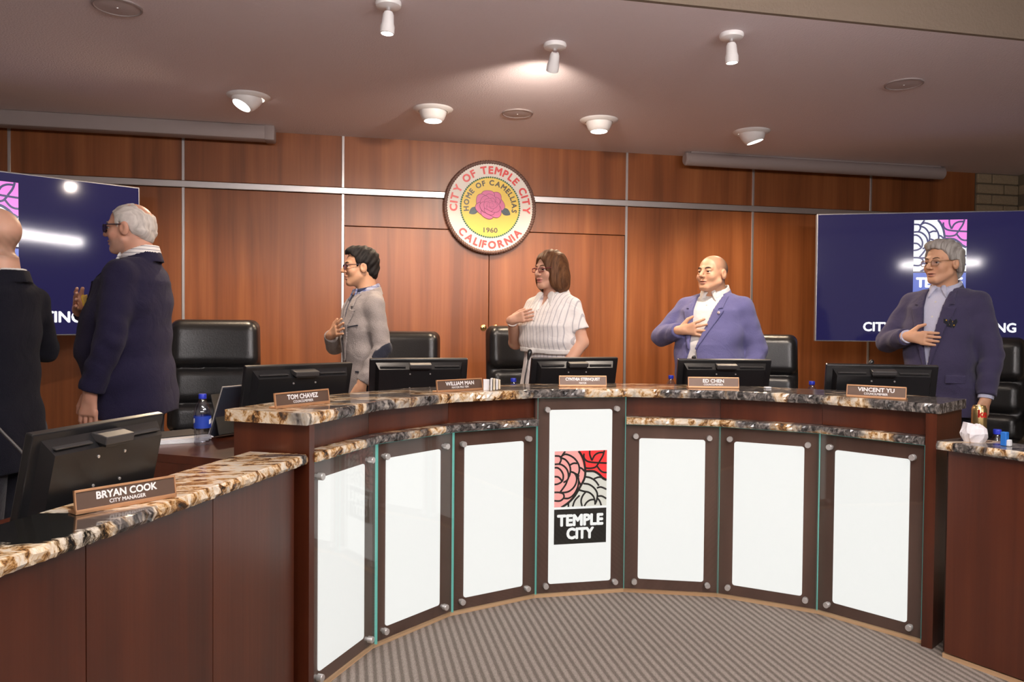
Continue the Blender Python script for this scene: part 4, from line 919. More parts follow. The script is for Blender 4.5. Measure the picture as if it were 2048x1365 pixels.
# ================================================================== implicit-surface modelling (for people and upholstery)
def axis(lo, hi, fine, hf, hc):
    pts = [lo]; x = lo
    while x < hi:
        x += hf if any(a-hc <= x <= b+hf for a, b in fine) else hc; pts.append(x)
    return np.array(pts, dtype=np.float32)
class Field:
    def __init__(s, xs, ys, zs):
        s.xs, s.ys, s.zs = xs, ys, zs; s.F = np.full((len(xs), len(ys), len(zs)), 10.0, dtype=np.float32)
    def sl(s, lo, hi, m=.045):
        out = []
        for a, l, h in zip((s.xs, s.ys, s.zs), lo, hi):
            i, j = int(np.searchsorted(a, l-m)), int(np.searchsorted(a, h+m)); out.append(slice(max(0, i-1), min(len(a), j+1)))
        return tuple(out)
    def grid(s, sl): return s.xs[sl[0]][:, None, None], s.ys[sl[1]][None, :, None], s.zs[sl[2]][None, None, :]
    def op(s, fn, lo, hi, k=.01, mode='u'):
        sl = s.sl(lo, hi); x, y, z = s.grid(sl); d = fn(x, y, z).astype(np.float32); s.comb(sl, d, k, mode)
    def comb(s, sl, d, k, mode):
        f = s.F[sl]
        if f.size == 0: return
        if mode == 'u': s.F[sl] = smin(f, d, k)
        elif mode == 's': s.F[sl] = -smin(-f, d, k)
        else: s.F[sl] = -smin(-f, -d, k)
    def ell(s, c, r, k=.01, mode='u'): s.op(lambda x, y, z: ell(x, y, z, c, r), [c[i]-r[i] for i in range(3)], [c[i]+r[i] for i in range(3)], k, mode)
    def cone(s, a, b, r1, r2, k=.01, mode='u', cut=False, wr=0):
        R = max(r1, r2)
        s.op(lambda x, y, z: rcone(x, y, z, a, b, r1, r2, cut, wr), [min(a[i], b[i])-R for i in range(3)], [max(a[i], b[i])+R for i in range(3)], k, mode)
    def nets(s):
        F = s.F; I = F < 0
        nx, ny, nz = F.shape
        def c8(A): return [A[i:nx-1+i, j:ny-1+j, k:nz-1+k] for i in (0, 1) for j in (0, 1) for k in (0, 1)]
        cs = c8(I); an = cs[0].copy(); al = cs[0].copy()
        for c in cs[1:]: an |= c; al &= c
        act = an & ~al; ci, cj, ck = np.nonzero(act); n = len(ci)
        idx = np.full(act.shape, -1, dtype=np.int32); idx[ci, cj, ck] = np.arange(n, dtype=np.int32)
        acc = np.zeros((n, 3), dtype=np.float64); cnt = np.zeros(n)
        ax = (s.xs, s.ys, s.zs)
        E = []
        for d in range(3):
            o = [q for q in range(3) if q != d]
            for u in (0, 1):
                for v in (0, 1):
                    a = [0, 0, 0]; a[o[0]] = u; a[o[1]] = v; b = list(a); b[d] = 1; E.append((d, a, b))
        for d, a, b in E:
            fa = F[ci+a[0], cj+a[1], ck+a[2]]; fb = F[ci+b[0], cj+b[1], ck+b[2]]; m = (fa < 0) != (fb < 0)
            t = np.where(m, fa/np.where(m, fa-fb, 1), 0)
            P = [ax[q][(ci, cj, ck)[q]+a[q]].astype(np.float64) for q in range(3)]
            Q = [ax[q][(ci, cj, ck)[q]+b[q]].astype(np.float64) for q in range(3)]
            for q in range(3): acc[:, q] += np.where(m, P[q]+t*(Q[q]-P[q]), 0)
            cnt += m
        V = acc/np.maximum(cnt, 1)[:, None]; Q = []
        for d in range(3):
            A = [slice(None)]*3; B = [slice(None)]*3; A[d] = slice(0, -1); B[d] = slice(1, None)
            a, b = I[tuple(A)], I[tuple(B)]; ch = a != b
            e = np.nonzero(ch); o = [q for q in range(3) if q != d]
            ok = np.ones(len(e[0]), bool)
            for q in o: ok &= (e[q] > 0) & (e[q] < (nx, ny, nz)[q]-1)
            e = [x[ok] for x in e]; inn = a[e[0], e[1], e[2]]
            def cell(u, v):
                c = [x.copy() for x in e]; c[o[0]] -= u; c[o[1]] -= v; return idx[c[0], c[1], c[2]]
            q4 = np.stack([cell(1, 1), cell(0, 1), cell(0, 0), cell(1, 0)], 1)
            fl = inn if d != 1 else ~inn
            q4 = np.where(fl[:, None], q4, q4[:, ::-1]); Q.append(q4)
        Qs = np.concatenate(Q); Qs = Qs[(Qs >= 0).all(1)]
        return V, Qs
    def mesh(s, name, scale=1.0, smooth_it=0):
        V, Q = s.nets()
        return mesh_from(name, V*scale, Q), V
def mesh_from(name, V, Q):
    me = bpy.data.meshes.new(name); me.vertices.add(len(V)); me.vertices.foreach_set('co', V.astype(np.float32).ravel())
    me.loops.add(Q.size); me.loops.foreach_set('vertex_index', Q.astype(np.int32).ravel())
    me.polygons.add(len(Q)); me.polygons.foreach_set('loop_start', np.arange(0, Q.size, 4, dtype=np.int32))
    me.polygons.foreach_set('use_smooth', np.ones(len(Q), dtype=bool)); me.update(calc_edges=True); me.validate(); return me
def smin(a, b, k):
    if k <= 0: return np.minimum(a, b)
    h = np.maximum(k-np.abs(a-b), 0)/k; return np.minimum(a, b)-h*h*k*.25
def ell(x, y, z, c, r):
    px, py, pz = (x-c[0]), (y-c[1]), (z-c[2])
    k0 = np.sqrt((px/r[0])**2+(py/r[1])**2+(pz/r[2])**2); k1 = np.sqrt((px/r[0]**2)**2+(py/r[1]**2)**2+(pz/r[2]**2)**2)
    return k0*(k0-1)/np.maximum(k1, 1e-6)
def rcone(x, y, z, a, b, r1, r2, cut=False, wr=0):
    bx, by, bz = b[0]-a[0], b[1]-a[1], b[2]-a[2]; L2 = bx*bx+by*by+bz*bz
    t0 = ((x-a[0])*bx+(y-a[1])*by+(z-a[2])*bz)/L2; t = np.clip(t0, 0, 1)
    d = np.sqrt((x-a[0]-t*bx)**2+(y-a[1]-t*by)**2+(z-a[2]-t*bz)**2)-(r1+(r2-r1)*t)
    if wr: d = d+wr*(np.sin(31*x+23*z+9)*np.sin(37*y-29*z+3*t)+.7*np.sin(53*z+41*x-17*y)*np.sin(19*x+47*y))
    if cut: d = np.maximum(d, (t0-1)*math.sqrt(L2))
    return d
def rbox(x, y, z, c, h, r):
    qx, qy, qz = np.abs(x-c[0])-h[0]+r, np.abs(y-c[1])-h[1]+r, np.abs(z-c[2])-h[2]+r
    return np.sqrt(np.maximum(qx, 0)**2+np.maximum(qy, 0)**2+np.maximum(qz, 0)**2)+np.minimum(np.maximum(qx, np.maximum(qy, qz)), 0)-r
def loft(x, y, z, T, grow=0.0, p=2.3):
    T = np.array(T, dtype=np.float32); zz = T[:, 0]
    a = np.interp(z, zz, T[:, 1])+grow; b = np.interp(z, zz, T[:, 2])+grow; c = np.interp(z, zz, T[:, 3])
    return ((np.abs(x/a)**p+np.abs((y-c)/b)**p)**(1/p)-1)*np.minimum(a, b)
# ================================================================== office chairs
def make_chair():
    root = empty('office_chair'); h = .011
    f = Field(axis(-.36, .36, [], h, h), axis(-.34, .10, [], h, h), axis(.44, 1.24, [], h, h))
    lo, hi = (-.3, -.34, .46), (.3, .02, 1.2)
    def pad(c, hh, r, k, rot=.14):
        def fn(x, y, z):
            yy = y+(z-.5)*rot; xx = x*(1+.10*np.maximum(z-.85, 0)); return rbox(xx, yy-.35*x*x, z, c, hh, r)
        f.op(fn, lo, hi, k)
    pad((0, -.12, .83), (.262, .055, .335), .054, 0); pad((0, -.078, 1.02), (.256, .066, .142), .064, .012); pad((0, -.088, .775), (.240, .058, .105), .056, .010); pad((0, -.088, .585), (.235, .055, .085), .05, .010)
    me, _ = f.mesh('backrest'); link('backrest', me, 'leather', root)
    f = Field(axis(-.34, .34, [], h, h), axis(-.34, .36, [], h, h), axis(.34, .58, [], h, h))
    f.op(lambda x, y, z: rbox(x, y, z-.05*x*x, (0, .03, .455), (.265, .255, .060), .055), (-.3, -.3, .35), (.3, .34, .56), 0); me, _ = f.mesh('seat'); link('seat', me, 'leather', root)
    for sx in (-1, 1):
        MB().tube([(sx*.29, -.16, .44), (sx*.315, -.16, .56), (sx*.315, -.13, .655), (sx*.315, .10, .66), (sx*.31, .14, .62), (sx*.285, .14, .44)], .017, 10).build('armrest_frame', 'black_plastic', root, smooth=.9)
        MB().box((sx*.315, -.02, .675), (.032, .15, .018), bev=.012).build('armrest', 'leather', root, smooth=.9)
    MB().lathe([(.028, .10), (.028, .30), (.045, .30), (.045, .40)], 16).build('column', 'black_plastic', root, smooth=.6)
    for k in range(5):
        a = 2*PI*k/5; c, s_ = math.cos(a), math.sin(a)
        MB().tube([(c*.02, s_*.02, .13), (c*.18, s_*.18, .11), (c*.32, s_*.32, .075)], [.03, .024, .016], 8).build('base_arm', 'black_plastic', root, smooth=.9)
        MB().lathe([(.028, -.018), (.030, -.012), (.030, .012), (.028, .018)], 16, Matrix.Translation((c*.32, s_*.32, .030)) @ Matrix.Rotation(a, 4, 'Z') @ Matrix.Rotation(PI/2, 4, 'X')).build('caster', 'black_plastic', root, smooth=.7)
    return root
ch = make_chair()
CH = [((424, 690, 4.72), (.25, -.97), 1.06, 'behind the man with white hair and dark glasses'), ((800, 700, 5.35), (-.05, -1), 1.0, 'behind the man in the grey jacket'), ((1062, 700, 5.22), (.32, -.95), 1.04, 'behind the woman in the striped dress'),
      ((1520, 700, 5.35), (-.30, -.95), 1.0, 'behind the man in the blue blazer'), ((1952, 715, 4.95), (-.62, -.78), 1.0, 'behind the man with the dark pocket square')]
for k, ((px, py, d), n, sc_, l) in enumerate(CH):
    o = ch if k == 0 else copy_tree(ch); p = at_d(px, py, d); o.location = (p.x, p.y, PLAT); hd = dir_w(*n); o.rotation_euler = (0, 0, math.atan2(hd[1], hd[0])-PI/2); o.scale = (sc_,)*3
    tag(o, 'black leather high-back office chair ' + l, 'chair', 'black leather dais chairs')
# ================================================================== people
TORSO = [(.74, .190, .142, -.012), (.90, .186, .134, -.010), (1.02, .174, .124, .0), (1.15, .178, .126, .006), (1.27, .190, .130, .006), (1.37, .186, .116, -.004), (1.43, .158, .094, -.016), (1.475, .095, .072, -.028), (1.52, .070, .062, -.032), (1.60, .062, .058, -.035)]
HB0 = np.array((0, .022, 1.632))       # head origin (between the eyes' height and the ears)
def rotm(yaw, pitch, roll=0):
    return (Matrix.Rotation(yaw, 3, 'Z') @ Matrix.Rotation(pitch, 3, 'X') @ Matrix.Rotation(roll, 3, 'Y'))
def unit(v): v = np.array(v, dtype=float); return v/np.linalg.norm(v)
def hand(f, W, d, side, pn, sc=1.0, curl=.25, spread=.10, k=.005, thumb=.75):
    """W wrist, d finger direction, side towards the thumb, pn out of the palm"""
    W, d = np.array(W, dtype=float), unit(d); side = unit(np.array(side)-np.dot(side, d)*d); pn = unit(np.array(pn)-np.dot(pn, d)*d-np.dot(pn, side)*side)
    w2 = W+d*.02*sc
    f.cone(W-d*.02, w2, .027*sc, .026*sc, .01)
    for o in (-.026, -.009, .009, .026):
        f.cone(W+d*.018*sc+side*o*.55*sc, W+d*.088*sc+side*o*sc, .0160*sc, .0130*sc, .012)
    for o, l in ((.030, .070), (.0102, .079), (-.0102, .074), (-.030, .058)):
        b = W+d*.088*sc+side*o*sc*1.03; d1 = unit(d+side*o/.03*spread+pn*curl*.4); d2 = unit(d+side*o/.03*spread+pn*curl*1.6)
        m = b+d1*l*.52*sc; e = m+d2*l*.48*sc
        f.cone(b-d*.01, m, .0098*sc, .0088*sc, k); f.cone(m, e, .0088*sc, .0072*sc, .003)
    b = W+d*.022*sc+side*.026*sc+pn*.006; d1 = unit(d*.62+side*thumb+pn*.15); d2 = unit(d*.85+side*.50*thumb+pn*.25)
    m = b+d1*.046*sc; e = m+d2*.034*sc
    f.cone(b-d*.004, m, .0155*sc, .0108*sc, .008); f.cone(m, e, .0105*sc, .0082*sc, .003)
def head_prims(g, H, hs):
    """g: dict with head-space coordinate arrays; adds the head to a distance array"""
    x, y, z = H; ax = np.abs(x); w = hs.get('w', 1.0); jw = hs.get('jaw', 1.0)
    d = ell(x, y, z, (0, -.013, .032), (.0765*w, .097, .086))
    d = smin(d, ell(x, y, z, (0, .026, -.040), (.061*w, .061, .080)), .03)
    d = smin(d, rcone(ax, y, z, (.050*w*jw, .006, -.058), (.016*jw, .062, -.098), .019, .018), .022)
    d = smin(d, ell(x, y, z, (0, .064, -.100), (.024*jw, .022, .018)), .016)
    d = smin(d, ell(ax, y, z, (.040*w, .058, -.030), (.024, .022, .024)), .02)
    d = smin(d, rcone(ax, y, z, (.0, .079, .021), (.040*w, .068, .021), .014, .011), .014)
    d = -smin(-d, ell(ax, y, z, (.0315*w, .104, -.002), (.0170, .018, .0125)), .012)
    d = smin(d, ell(ax, y, z, (.0315*w, .0765, .0075), (.0175, .0125, .0062)), .003)
    d = smin(d, ell(ax, y, z, (.0315*w, .0755, -.0095), (.016, .0125, .0050)), .004)
    ns = hs.get('nose', 1.0)
    d = smin(d, rcone(x, y, z, (0, .086, .014), (0, .103+.006*ns, -.028), .0075, .0115*ns), .009)
    d = smin(d, ell(ax, y, z, (.0115*ns, .096, -.0325), (.0085*ns, .010, .0075)), .006)
    d = smin(d, ell(x, y, z, (0, .0845, -.0605), (.025, .0125, .0068)), .006)
    d = smin(d, ell(x, y, z, (0, .0825, -.0735), (.021, .0125, .0078)), .006)
    mo = hs.get('mouth', .0022)
    d = -smin(-d, ell(x, y, z, (0, .097, -.0668), (.0225, .012, mo)), .002)
    e = ell(ax, y+.25*(ax-.078), z-.1*y, (.0795*w, -.008, -.006), (.0105, .0215, .033))
    e = -smin(-e, ell(ax, y, z, (.0905*w, -.001, -.003), (.009, .011, .017)), .006)
    d = smin(d, e, .006)
    return d
def zline(y, tab):
    t = np.array(tab); return np.interp(y, t[:, 0], t[:, 1])
def hair_field(style, H):
    x, y, z = H; ax = np.abs(x)
    base = ell(x, y, z, (0, -.013, .032), (.0765, .097, .086))
    if style == 'short':
        d = ell(x, y, z, (0, -.017, .040), (.087, .107, .094))
        d = smin(d, ell(x, y, z, (0, .045, .098), (.055, .052, .026)), .03)
        d = smin(d, ell(x, y, z, (0, -.075, -.030), (.062, .040, .055)), .03)
        hl = zline(y, [(-.13, -.090), (-.055, -.080), (-.035, -.045), (-.022, .012), (.018, .020), (.022, -.010), (.034, -.004), (.040, .052), (.066, .078), (.12, .078)])
        d = np.maximum(d, hl-z)
        d = d+.0035*np.sin(90*x+50*y)*np.sin(70*z+40*y)+.002*np.sin(160*y+120*z)
    elif style == 'swept':
        d = ell(x, y, z, (0, -.022, .043), (.094, .110, .098))
        d = smin(d, ell(x, y, z, (.02, .028, .102), (.060, .052, .030)), .03)
        d = smin(d, ell(x, y, z, (0, -.085, -.035), (.068, .042, .065)), .03)
        d = smin(d, ell(ax, y, z, (.080, -.035, -.0), (.018, .040, .06)), .02)
        hl = zline(y, [(-.14, -.105), (-.055, -.095), (-.034, -.05), (-.022, .010), (.018, .016), (.030, .010), (.042, .045), (.060, .074), (.085, .084), (.12, .086)])
        d = np.maximum(d, hl-z+.02*np.minimum(x, 0)*8*(y > .05)*0)
        d = d+.003*np.sin(110*x+40*y+20*z)*np.sin(60*z)+.0015*np.sin(190*x+60*y)
    elif style == 'fringe':
        d = ell(x, y, z, (0, -.015, .030), (.0815, .1035, .0885))
        d = smin(d, ell(x, y, z, (0, -.080, -.020), (.062, .034, .055)), .03)
        hl = zline(y, [(-.13, -.066), (-.060, -.060), (-.035, -.030), (-.022, .010), (.018, .022), (.025, .0), (.036, .004), (.044, .055), (.07, .085), (.12, .09)])
        d = np.maximum(d, hl-z)
        d = -smin(-d, ell(x, y, z, (0, -.085, .122), (.052, .055, .060)), .012)
        d = d+.0025*np.sin(120*x+90*z)*np.sin(100*y+60*z)+.004*np.sin(80*x+20*z)*np.sin(90*z)*(z < -.01)
    elif style == 'buzz':
        d = ell(x, y, z, (0, -.0145, .0325), (.0783, .0985, .0868))
        hl = zline(y, [(-.13, -.070), (-.055, -.066), (-.035, -.040), (-.022, .012), (.018, .020), (.025, .004), (.034, .01), (.040, .07), (.050, .098), (.12, .12)])
        d = np.maximum(d, hl-z)
    elif style == 'bald':
        d = ell(x, y, z, (0, -.0145, .0325), (.0780, .0985, .0868))
        hl = zline(y, [(-.13, -.075), (-.055, -.07), (-.035, -.045), (-.022, .012), (.02, .02), (.12, .2)])
        d = np.maximum(np.maximum(d, hl-z), z-.012)
    elif style == 'bob':
        d = ell(x, y, z, (0, -.020, .030), (.097, .116, .106))
        d = smin(d, ell(ax, y, z, (.066, -.020, -.055), (.044, .072, .080)), .04)
        d = smin(d, ell(x, y, z, (0, -.075, -.050), (.088, .056, .078)), .04)
        d = smin(d, ell(ax, y, z, (.070, -.042, -.100), (.040, .058, .040)), .03)
        d = np.maximum(d, -.130-z+.02*np.sin(40*y))
        face = smin(ell(x, y, z, (.004, .110, -.045), (.0615, .090, .118)), ell(x, y, z, (0, .02, -.15), (.058, .085, .075)), .03)
        d = -smin(-d, face, .010)
        d = d+.0030*np.sin(95*x+30*y)*np.sin(26*z)+.002*np.sin(150*x+90*y)
    return np.maximum(d, -(base+.03))
SKINT = {'fair': (.60, .335, .235), 'tan': (.60, .33, .205), 'pink': (.55, .285, .20), 'warm': (.58, .315, .19)}
def person(sp):
    HB = HB0+np.array((0, 0, sp.get('hb', 0.0))); nk = sp.get('neck', 1.0)
    s = sp['h']/(1.75+sp.get('hb', 0.0)); body_yaw = math.atan2(*reversed(dir_w(*sp['body'])))-PI/2; head_yaw = math.atan2(*reversed(dir_w(*sp['face'])))-PI/2
    HR = np.array(rotm(head_yaw-body_yaw, sp.get('pitch', 0.0), sp.get('roll', 0.0)))
    T = [list(r) for r in TORSO]; fat = sp.get('fat', 0.0); wid = sp.get('wide', 1.0); belly = sp.get('belly', 0.0)
    for r in T:
        if r[0] < 1.42:
            r[1] = r[1]*wid+fat*(.6 if r[0] < 1.3 else .3); r[2] += fat*.5
            b = belly*math.exp(-((r[0]-1.06)/.16)**2); r[2] += b*.5; r[3] += b*.5
            if sp.get('female'): bb = .030*math.exp(-((r[0]-1.25)/.07)**2); r[2] += bb*.5; r[3] += bb*.5
        else: r[1] = r[1]*(wid*.5+.5)
    hd = at_d(*sp['px'], sp['d']); off = Matrix.Rotation(body_yaw, 3, 'Z') @ Vector((HB[0]*s, HB[1]*s, 0))
    root = empty('person', (hd.x-off.x, hd.y-off.y, sp['floor']), body_yaw); tag(root, sp['label'], 'person')
    fem = sp.get('female'); sw = .172*wid+.010 if not fem else .160*wid
    zs_ = sp.get('zs', 1.388); SR_, SL_ = (sw, -.014, zs_), (-sw, -.014, zs_)
    er, wr_, dr = sp.get('er', (.315, .055, 1.20)), sp.get('wr', (.105, .190, 1.235)), sp.get('hr', (-.96, -.10, .18))
    el, wl, dl = sp.get('el', (-.255, -.055, 1.135)), sp.get('wl', (-.245, .015, .895)), sp.get('hl', (.02, .12, -1))
    # ---- body (one continuous skin surface)
    hz0 = HB[2]-.16
    zf = [(hz0, 1.80), (wr_[2]-.09, wr_[2]+.13)]; xf = [(-.135, .135), (wl[0]-.05, wl[0]+.05)]
    if sp.get('show_left', True): zf.append((wl[2]-.21, wl[2]+.02))
    f = Field(axis(-.42, .46, xf, .0034, .009), axis(-.19, .36, [(-.13, .30)], .0034, .009), axis(.0, 1.84, zf, .0034, .012))
    f.op(lambda x, y, z: np.maximum(np.maximum(loft(x, y, z, T, -.022), .88-z), z-1.56), (-.26, -.2, .86), (.26, .3, 1.58), 0)
    f.cone((0, -.030, 1.44), tuple(HB+HR @ np.array((0, -.022, -.045))), .060*nk, .056*nk, .03)
    for sx in (-1, 1): f.cone((sx*.09, -.01, .86), (sx*.10, -.005, .48), .075, .052, .03); f.cone((sx*.10, -.005, .48), (sx*.105, -.02, .07), .050, .034, .02)
    ar = sp.get('arm', 1.0)
    for S_, E_, W_ in ((SR_, er, wr_), (SL_, el, wl)): f.cone(S_, E_, .052*ar, .040*ar, .03); f.cone(E_, W_, .041*ar, .027*ar, .015)
    hsz = sp.get('hand', 1.0)
    hand(f, wr_, dr, (0, .0, 1), (0, -1, 0), hsz, curl=sp.get('curl', .16), spread=sp.get('spread', .16), thumb=sp.get('thumb', .8))
    hand(f, wl, dl, (0, 1, 0), (1, 0, 0), hsz, curl=sp.get('curl_l', .45), spread=.05, thumb=.35)
    c0 = HB; sl = f.sl(c0-.135, c0+.150, 0); x, y, z = f.grid(sl)
    X, Y, Z = np.broadcast_arrays(x-c0[0], y-c0[1], z-c0[2]); Hc = [HR[0, i]*X+HR[1, i]*Y+HR[2, i]*Z for i in range(3)]
    hsx = sp.get('hs', {}); d = head_prims(None, Hc, hsx); f.comb(sl, d.astype(np.float32), .022, 'u')
    me, V = f.mesh('body', s)
    P = (V-c0) @ HR; base = np.array(SKINT[sp['skin']]); col = np.tile(base, (len(V), 1)); hx, hy, hz = P[:, 0], P[:, 1], P[:, 2]
    def blend(m, c): m = np.clip(m, 0, 1)[:, None]; col[:] = col*(1-m)+np.array(c)*m
    onh = (np.abs(hx) < .12) & (np.abs(hy) < .14) & (np.abs(hz) < .14)
    lip = onh*np.exp(-((hx/.024)**4+((hz+.067)/.0125)**4))*(hy > .078); blend(lip*.65, sp.get('lip', (.40, .13, .11)))
    mth = onh*np.exp(-((hx/.021)**4+((hz+.0668)/.0030)**2))*(hy > .075); blend(mth*.85, (.07, .02, .02))
    chk = onh*np.exp(-(((np.abs(hx)-.042)/.022)**2+((hz+.035)/.02)**2))*(hy > .03); blend(chk*.25, base*np.array((1.05, .82, .8)))
    eye = onh*np.exp(-(((np.abs(hx)-.0315)/.019)**4+((hz-.000)/.0050)**2))*(hy > .06); blend(eye*.55, base*.22)
    if sp.get('scalp') is not None:
        hl_ = zline(hy, [(-.13, -.070), (-.055, -.066), (-.035, -.040), (-.022, .012), (.018, .020), (.030, .004), (.044, .01), (.052, .05), (.060, .080), (.12, .125)])
        mm_ = onh*np.clip((hz-hl_)/.018, 0, 1)*(.34+.56*np.clip((.025-hy)/.075, 0, 1)); blend(mm_, sp['scalp'])
    if sp.get('stubble') is not None:
        nz_ = .5+.5*np.sin(170*hx+130*hz)*np.sin(140*hy-90*hz); sb = onh*np.clip((.030-hz)/.035, 0, 1)*np.clip((hz+.088)/.02, 0, 1)*np.clip((.02-hy)/.03, 0, 1); blend(sb*(.35+.25*nz_), sp['stubble'])
    if sp.get('beard') is not None:
        bd = onh*(hy > .0)*np.clip((-.045-hz)/.02, 0, 1)*np.clip((hz+.125)/.02, 0, 1)*(1-lip); blend(bd*.35, sp['beard'])
    at = me.color_attributes.new('tint', 'FLOAT_COLOR', 'POINT'); at.data.foreach_set('color', np.c_[col, np.ones(len(col))].astype(np.float32).ravel())
    link('body', me, 'skin', root)
    HM = Matrix.Translation(Vector(HB)*s) @ Matrix(HR.tolist()).to_4x4() @ Matrix.Scale(s, 4)
    # ---- hair
    if sp.get('hair'):
        st, hm = sp['hair']; g = .0045
        fh = Field(axis(-.13, .13, [], g, g), axis(-.16, .13, [], g, g), axis(-.16, .16, [], g, g)); sl = fh.sl((-1,)*3, (1,)*3); x, y, z = np.broadcast_arrays(*fh.grid(sl))
        fh.F[:] = hair_field(st, (x/hsx.get('w', 1.0), y, z)).astype(np.float32); mh, _ = fh.mesh('hair'); mh.transform(HM); link('hair', mh, hm, root)
    w = hsx.get('w', 1.0)
    for sx in (-1, 1):
        m_ = MB(); m_.lathe([(0, -.0125), (.006, -.011), (.0108, -.006), (.0125, 0), (.0108, .006), (.006, .011), (0, .0125)], 16, HM @ Matrix.Translation((sx*.0315*w, .0715, -.0005)))
        e_ = m_.build('eye', 'eye_white', root, smooth=3.1)
        MB().lathe([(.0062, -.001), (.0062, .0), (.005, .0016), (0, .002)], 14, HM @ Matrix.Translation((sx*.0315*w, .0828, -.0005)) @ Matrix.Rotation(-PI/2, 4, 'X')).build('iris', 'iris', e_)
        if sp.get('brow'):
            pts = [HM @ Vector((sx*a*w, b, c)) for a, b, c in ((.014, .0925, .0205), (.026, .0905, .0255), (.038, .0845, .0265), (.047, .0765, .0225))]
            MB().tube(pts, [.0022*s, .0030*s, .0028*s, .0014*s], 8).build('eyebrow', sp['brow'], root, smooth=.9)
    if sp.get('glasses'):
        fm, lm, (gw, gh), thick, drop = sp['glasses']
        gl = None; mb = MB(); lens = []
        for sx in (-1, 1):
            loop = [HM @ Vector((sx*.0335*w+px_, .1015-.10*abs(sx*.0335*w+px_)+.0, py_+drop)) for px_, py_ in rrect(gw, gh, min(gw, gh)*.36, 4)]
            mb.tube(loop, thick*s, 8, closed=True)
            lens.append([HM @ Vector((sx*.0335*w+px_, .1012-.10*abs(sx*.0335*w+px_), py_+drop)) for px_, py_ in rrect(gw-.002, gh-.002, min(gw, gh)*.34, 4)])
            mb.tube([HM @ Vector(p) for p in ((sx*(.0335*w+gw/2), .0965, gh*.28+drop), (sx*.076*w, .070, .010), (sx*.0825*w, .0, .012), (sx*.083*w, -.020, .004))], thick*.9*s, 8)
        mb.tube([HM @ Vector(p) for p in ((-.0335*w+gw/2, .1005, .004+drop), (0, .104, .007+drop), (.0335*w-gw/2, .1005, .004+drop))], thick*.9*s, 8)
        gl = mb.build('glasses', fm, root, smooth=.9)
        for L_ in lens:
            bm = bmesh.new(); bm.faces.new([bm.verts.new(v) for v in L_]); m2 = bpy.data.meshes.new('lens'); bm.to_mesh(m2); bm.free(); link('lens', m2, lm, gl)
    # ---- clothes
    def cloth_field(h=.0075, lo=(-.44, -.24, .66), hi=(.48, .34, 1.64)): return Field(*(axis(lo[i], hi[i], [], h, h) for i in range(3)))
    def tor(grow, wv=0.0):
        def fn(x, y, z):
            d = loft(x, y, z, T, grow)
            if wv: d = d+wv*(np.sin(24*z+9*x+6*y)*np.sin(13*x-17*z+4)+.6*np.sin(41*z-22*x+11*y))
            return d
        return fn
    def collar(f, r0, zb, th, drop, front=.5, k=.004, hh=.018, lean=.25):
        """band around the neck, lower in front; open at the front"""
        def fn(x, y, z):
            yy = y+.028; rho = np.sqrt(x*x+yy*yy); ang = np.arctan2(np.abs(x), yy)      # 0 = front
            zc = zb-drop*np.clip((yy+.05)/.12, 0, 1.2); q = z-zc
            d = np.maximum(np.abs(rho-(r0-lean*q))-th, np.abs(q)-hh)
            return np.maximum(d, (front-ang)*.05)
        f.op(fn, (-.12, -.13, zb-drop-.05), (.12, .10, zb+.05), k)
    if sp['outfit'] == 'suit':
        o_ = sp['suit']; hem = o_.get('hem', .80); vb = o_.get('vb', 1.06); vt = 1.47; vw = o_.get('vw', .062); open_ = o_.get('open', 0.0); vx = o_.get('vx', 0.0)
        def wv_(z):
            up = np.clip((z-vb)/(vt-vb), 0, 1)*vw; dn = np.clip((vb-z)/.30, 0, 1)*o_.get('flare', .05); return up+dn+open_
        # shirt
        f = cloth_field(.0068, (-.26, -.22, .80), (.26, .34, 1.60)); f.op(lambda x, y, z: np.maximum(np.maximum(tor(-.008, .0012)(x, y, z), .90-z), z-1.47), (-.26, -.2, .8), (.26, .32, 1.5), 0)
        f.op(lambda x, y, z: rcone(x, y, z, (0, -.030, 1.44), tuple(HB+HR @ np.array((0, -.030, -.120))), .068*nk, .0655*nk, True), (-.1, -.13, 1.40), (.1, .08, 1.56), .01)
        sm, _ = f.mesh('shirt', s); so = link('shirt', sm, o_['shirt'], root)
        for kx in range(5):
            zb_ = 1.40-.085*kx; yb = float(np.interp(zb_, [r[0] for r in T], [r[2]+r[3] for r in T]))-.0075
            if abs(zb_-wr_[2]) > .0: MB().lathe([(.0055, 0), (.0055, .0022), (0, .0026)], 10, Matrix.Translation((vx*s*0, yb*s, zb_*s)) @ Matrix.Rotation(-PI/2, 4, 'X')).build('button', o_.get('button', 'shirt_white'), so)
        f = cloth_field(.0050, (-.13, -.15, 1.38), (.13, .12, 1.60)); cz_ = 1.512+o_.get('cz', 0)
        collar(f, .076*nk, cz_, .0045, .046, .26, hh=.021, lean=.30)
        for sx in (-1, 1):      # collar points
            f.op(lambda x, y, z: np.maximum(rcone(x, y, z, (sx*.026, .055, cz_-.030), (sx*.050, .074, cz_-.086), .016, .005), np.abs(y-(.058+.35*(cz_-.035-z)))-.0048), (-.09, .02, 1.38), (.09, .12, 1.53), .004)
        cm, _ = f.mesh('shirt_collar', s); link('shirt_collar', cm, o_.get('collar', o_['shirt']), root)
        # jacket
        f = cloth_field(.0072); wv = o_.get('wv', .0036)
        f.op(tor(.006, wv), (-.30, -.24, hem-.05), (.30, .34, 1.50), 0)
        ra, rb, rc = o_.get('sl', (.068, .060, .047))
        for sx in (-1, 1): f.cone((sx*.055, -.030, 1.450), (sx*(sw-.006), -.016, zs_+.012), .044, ra-.012, .035)
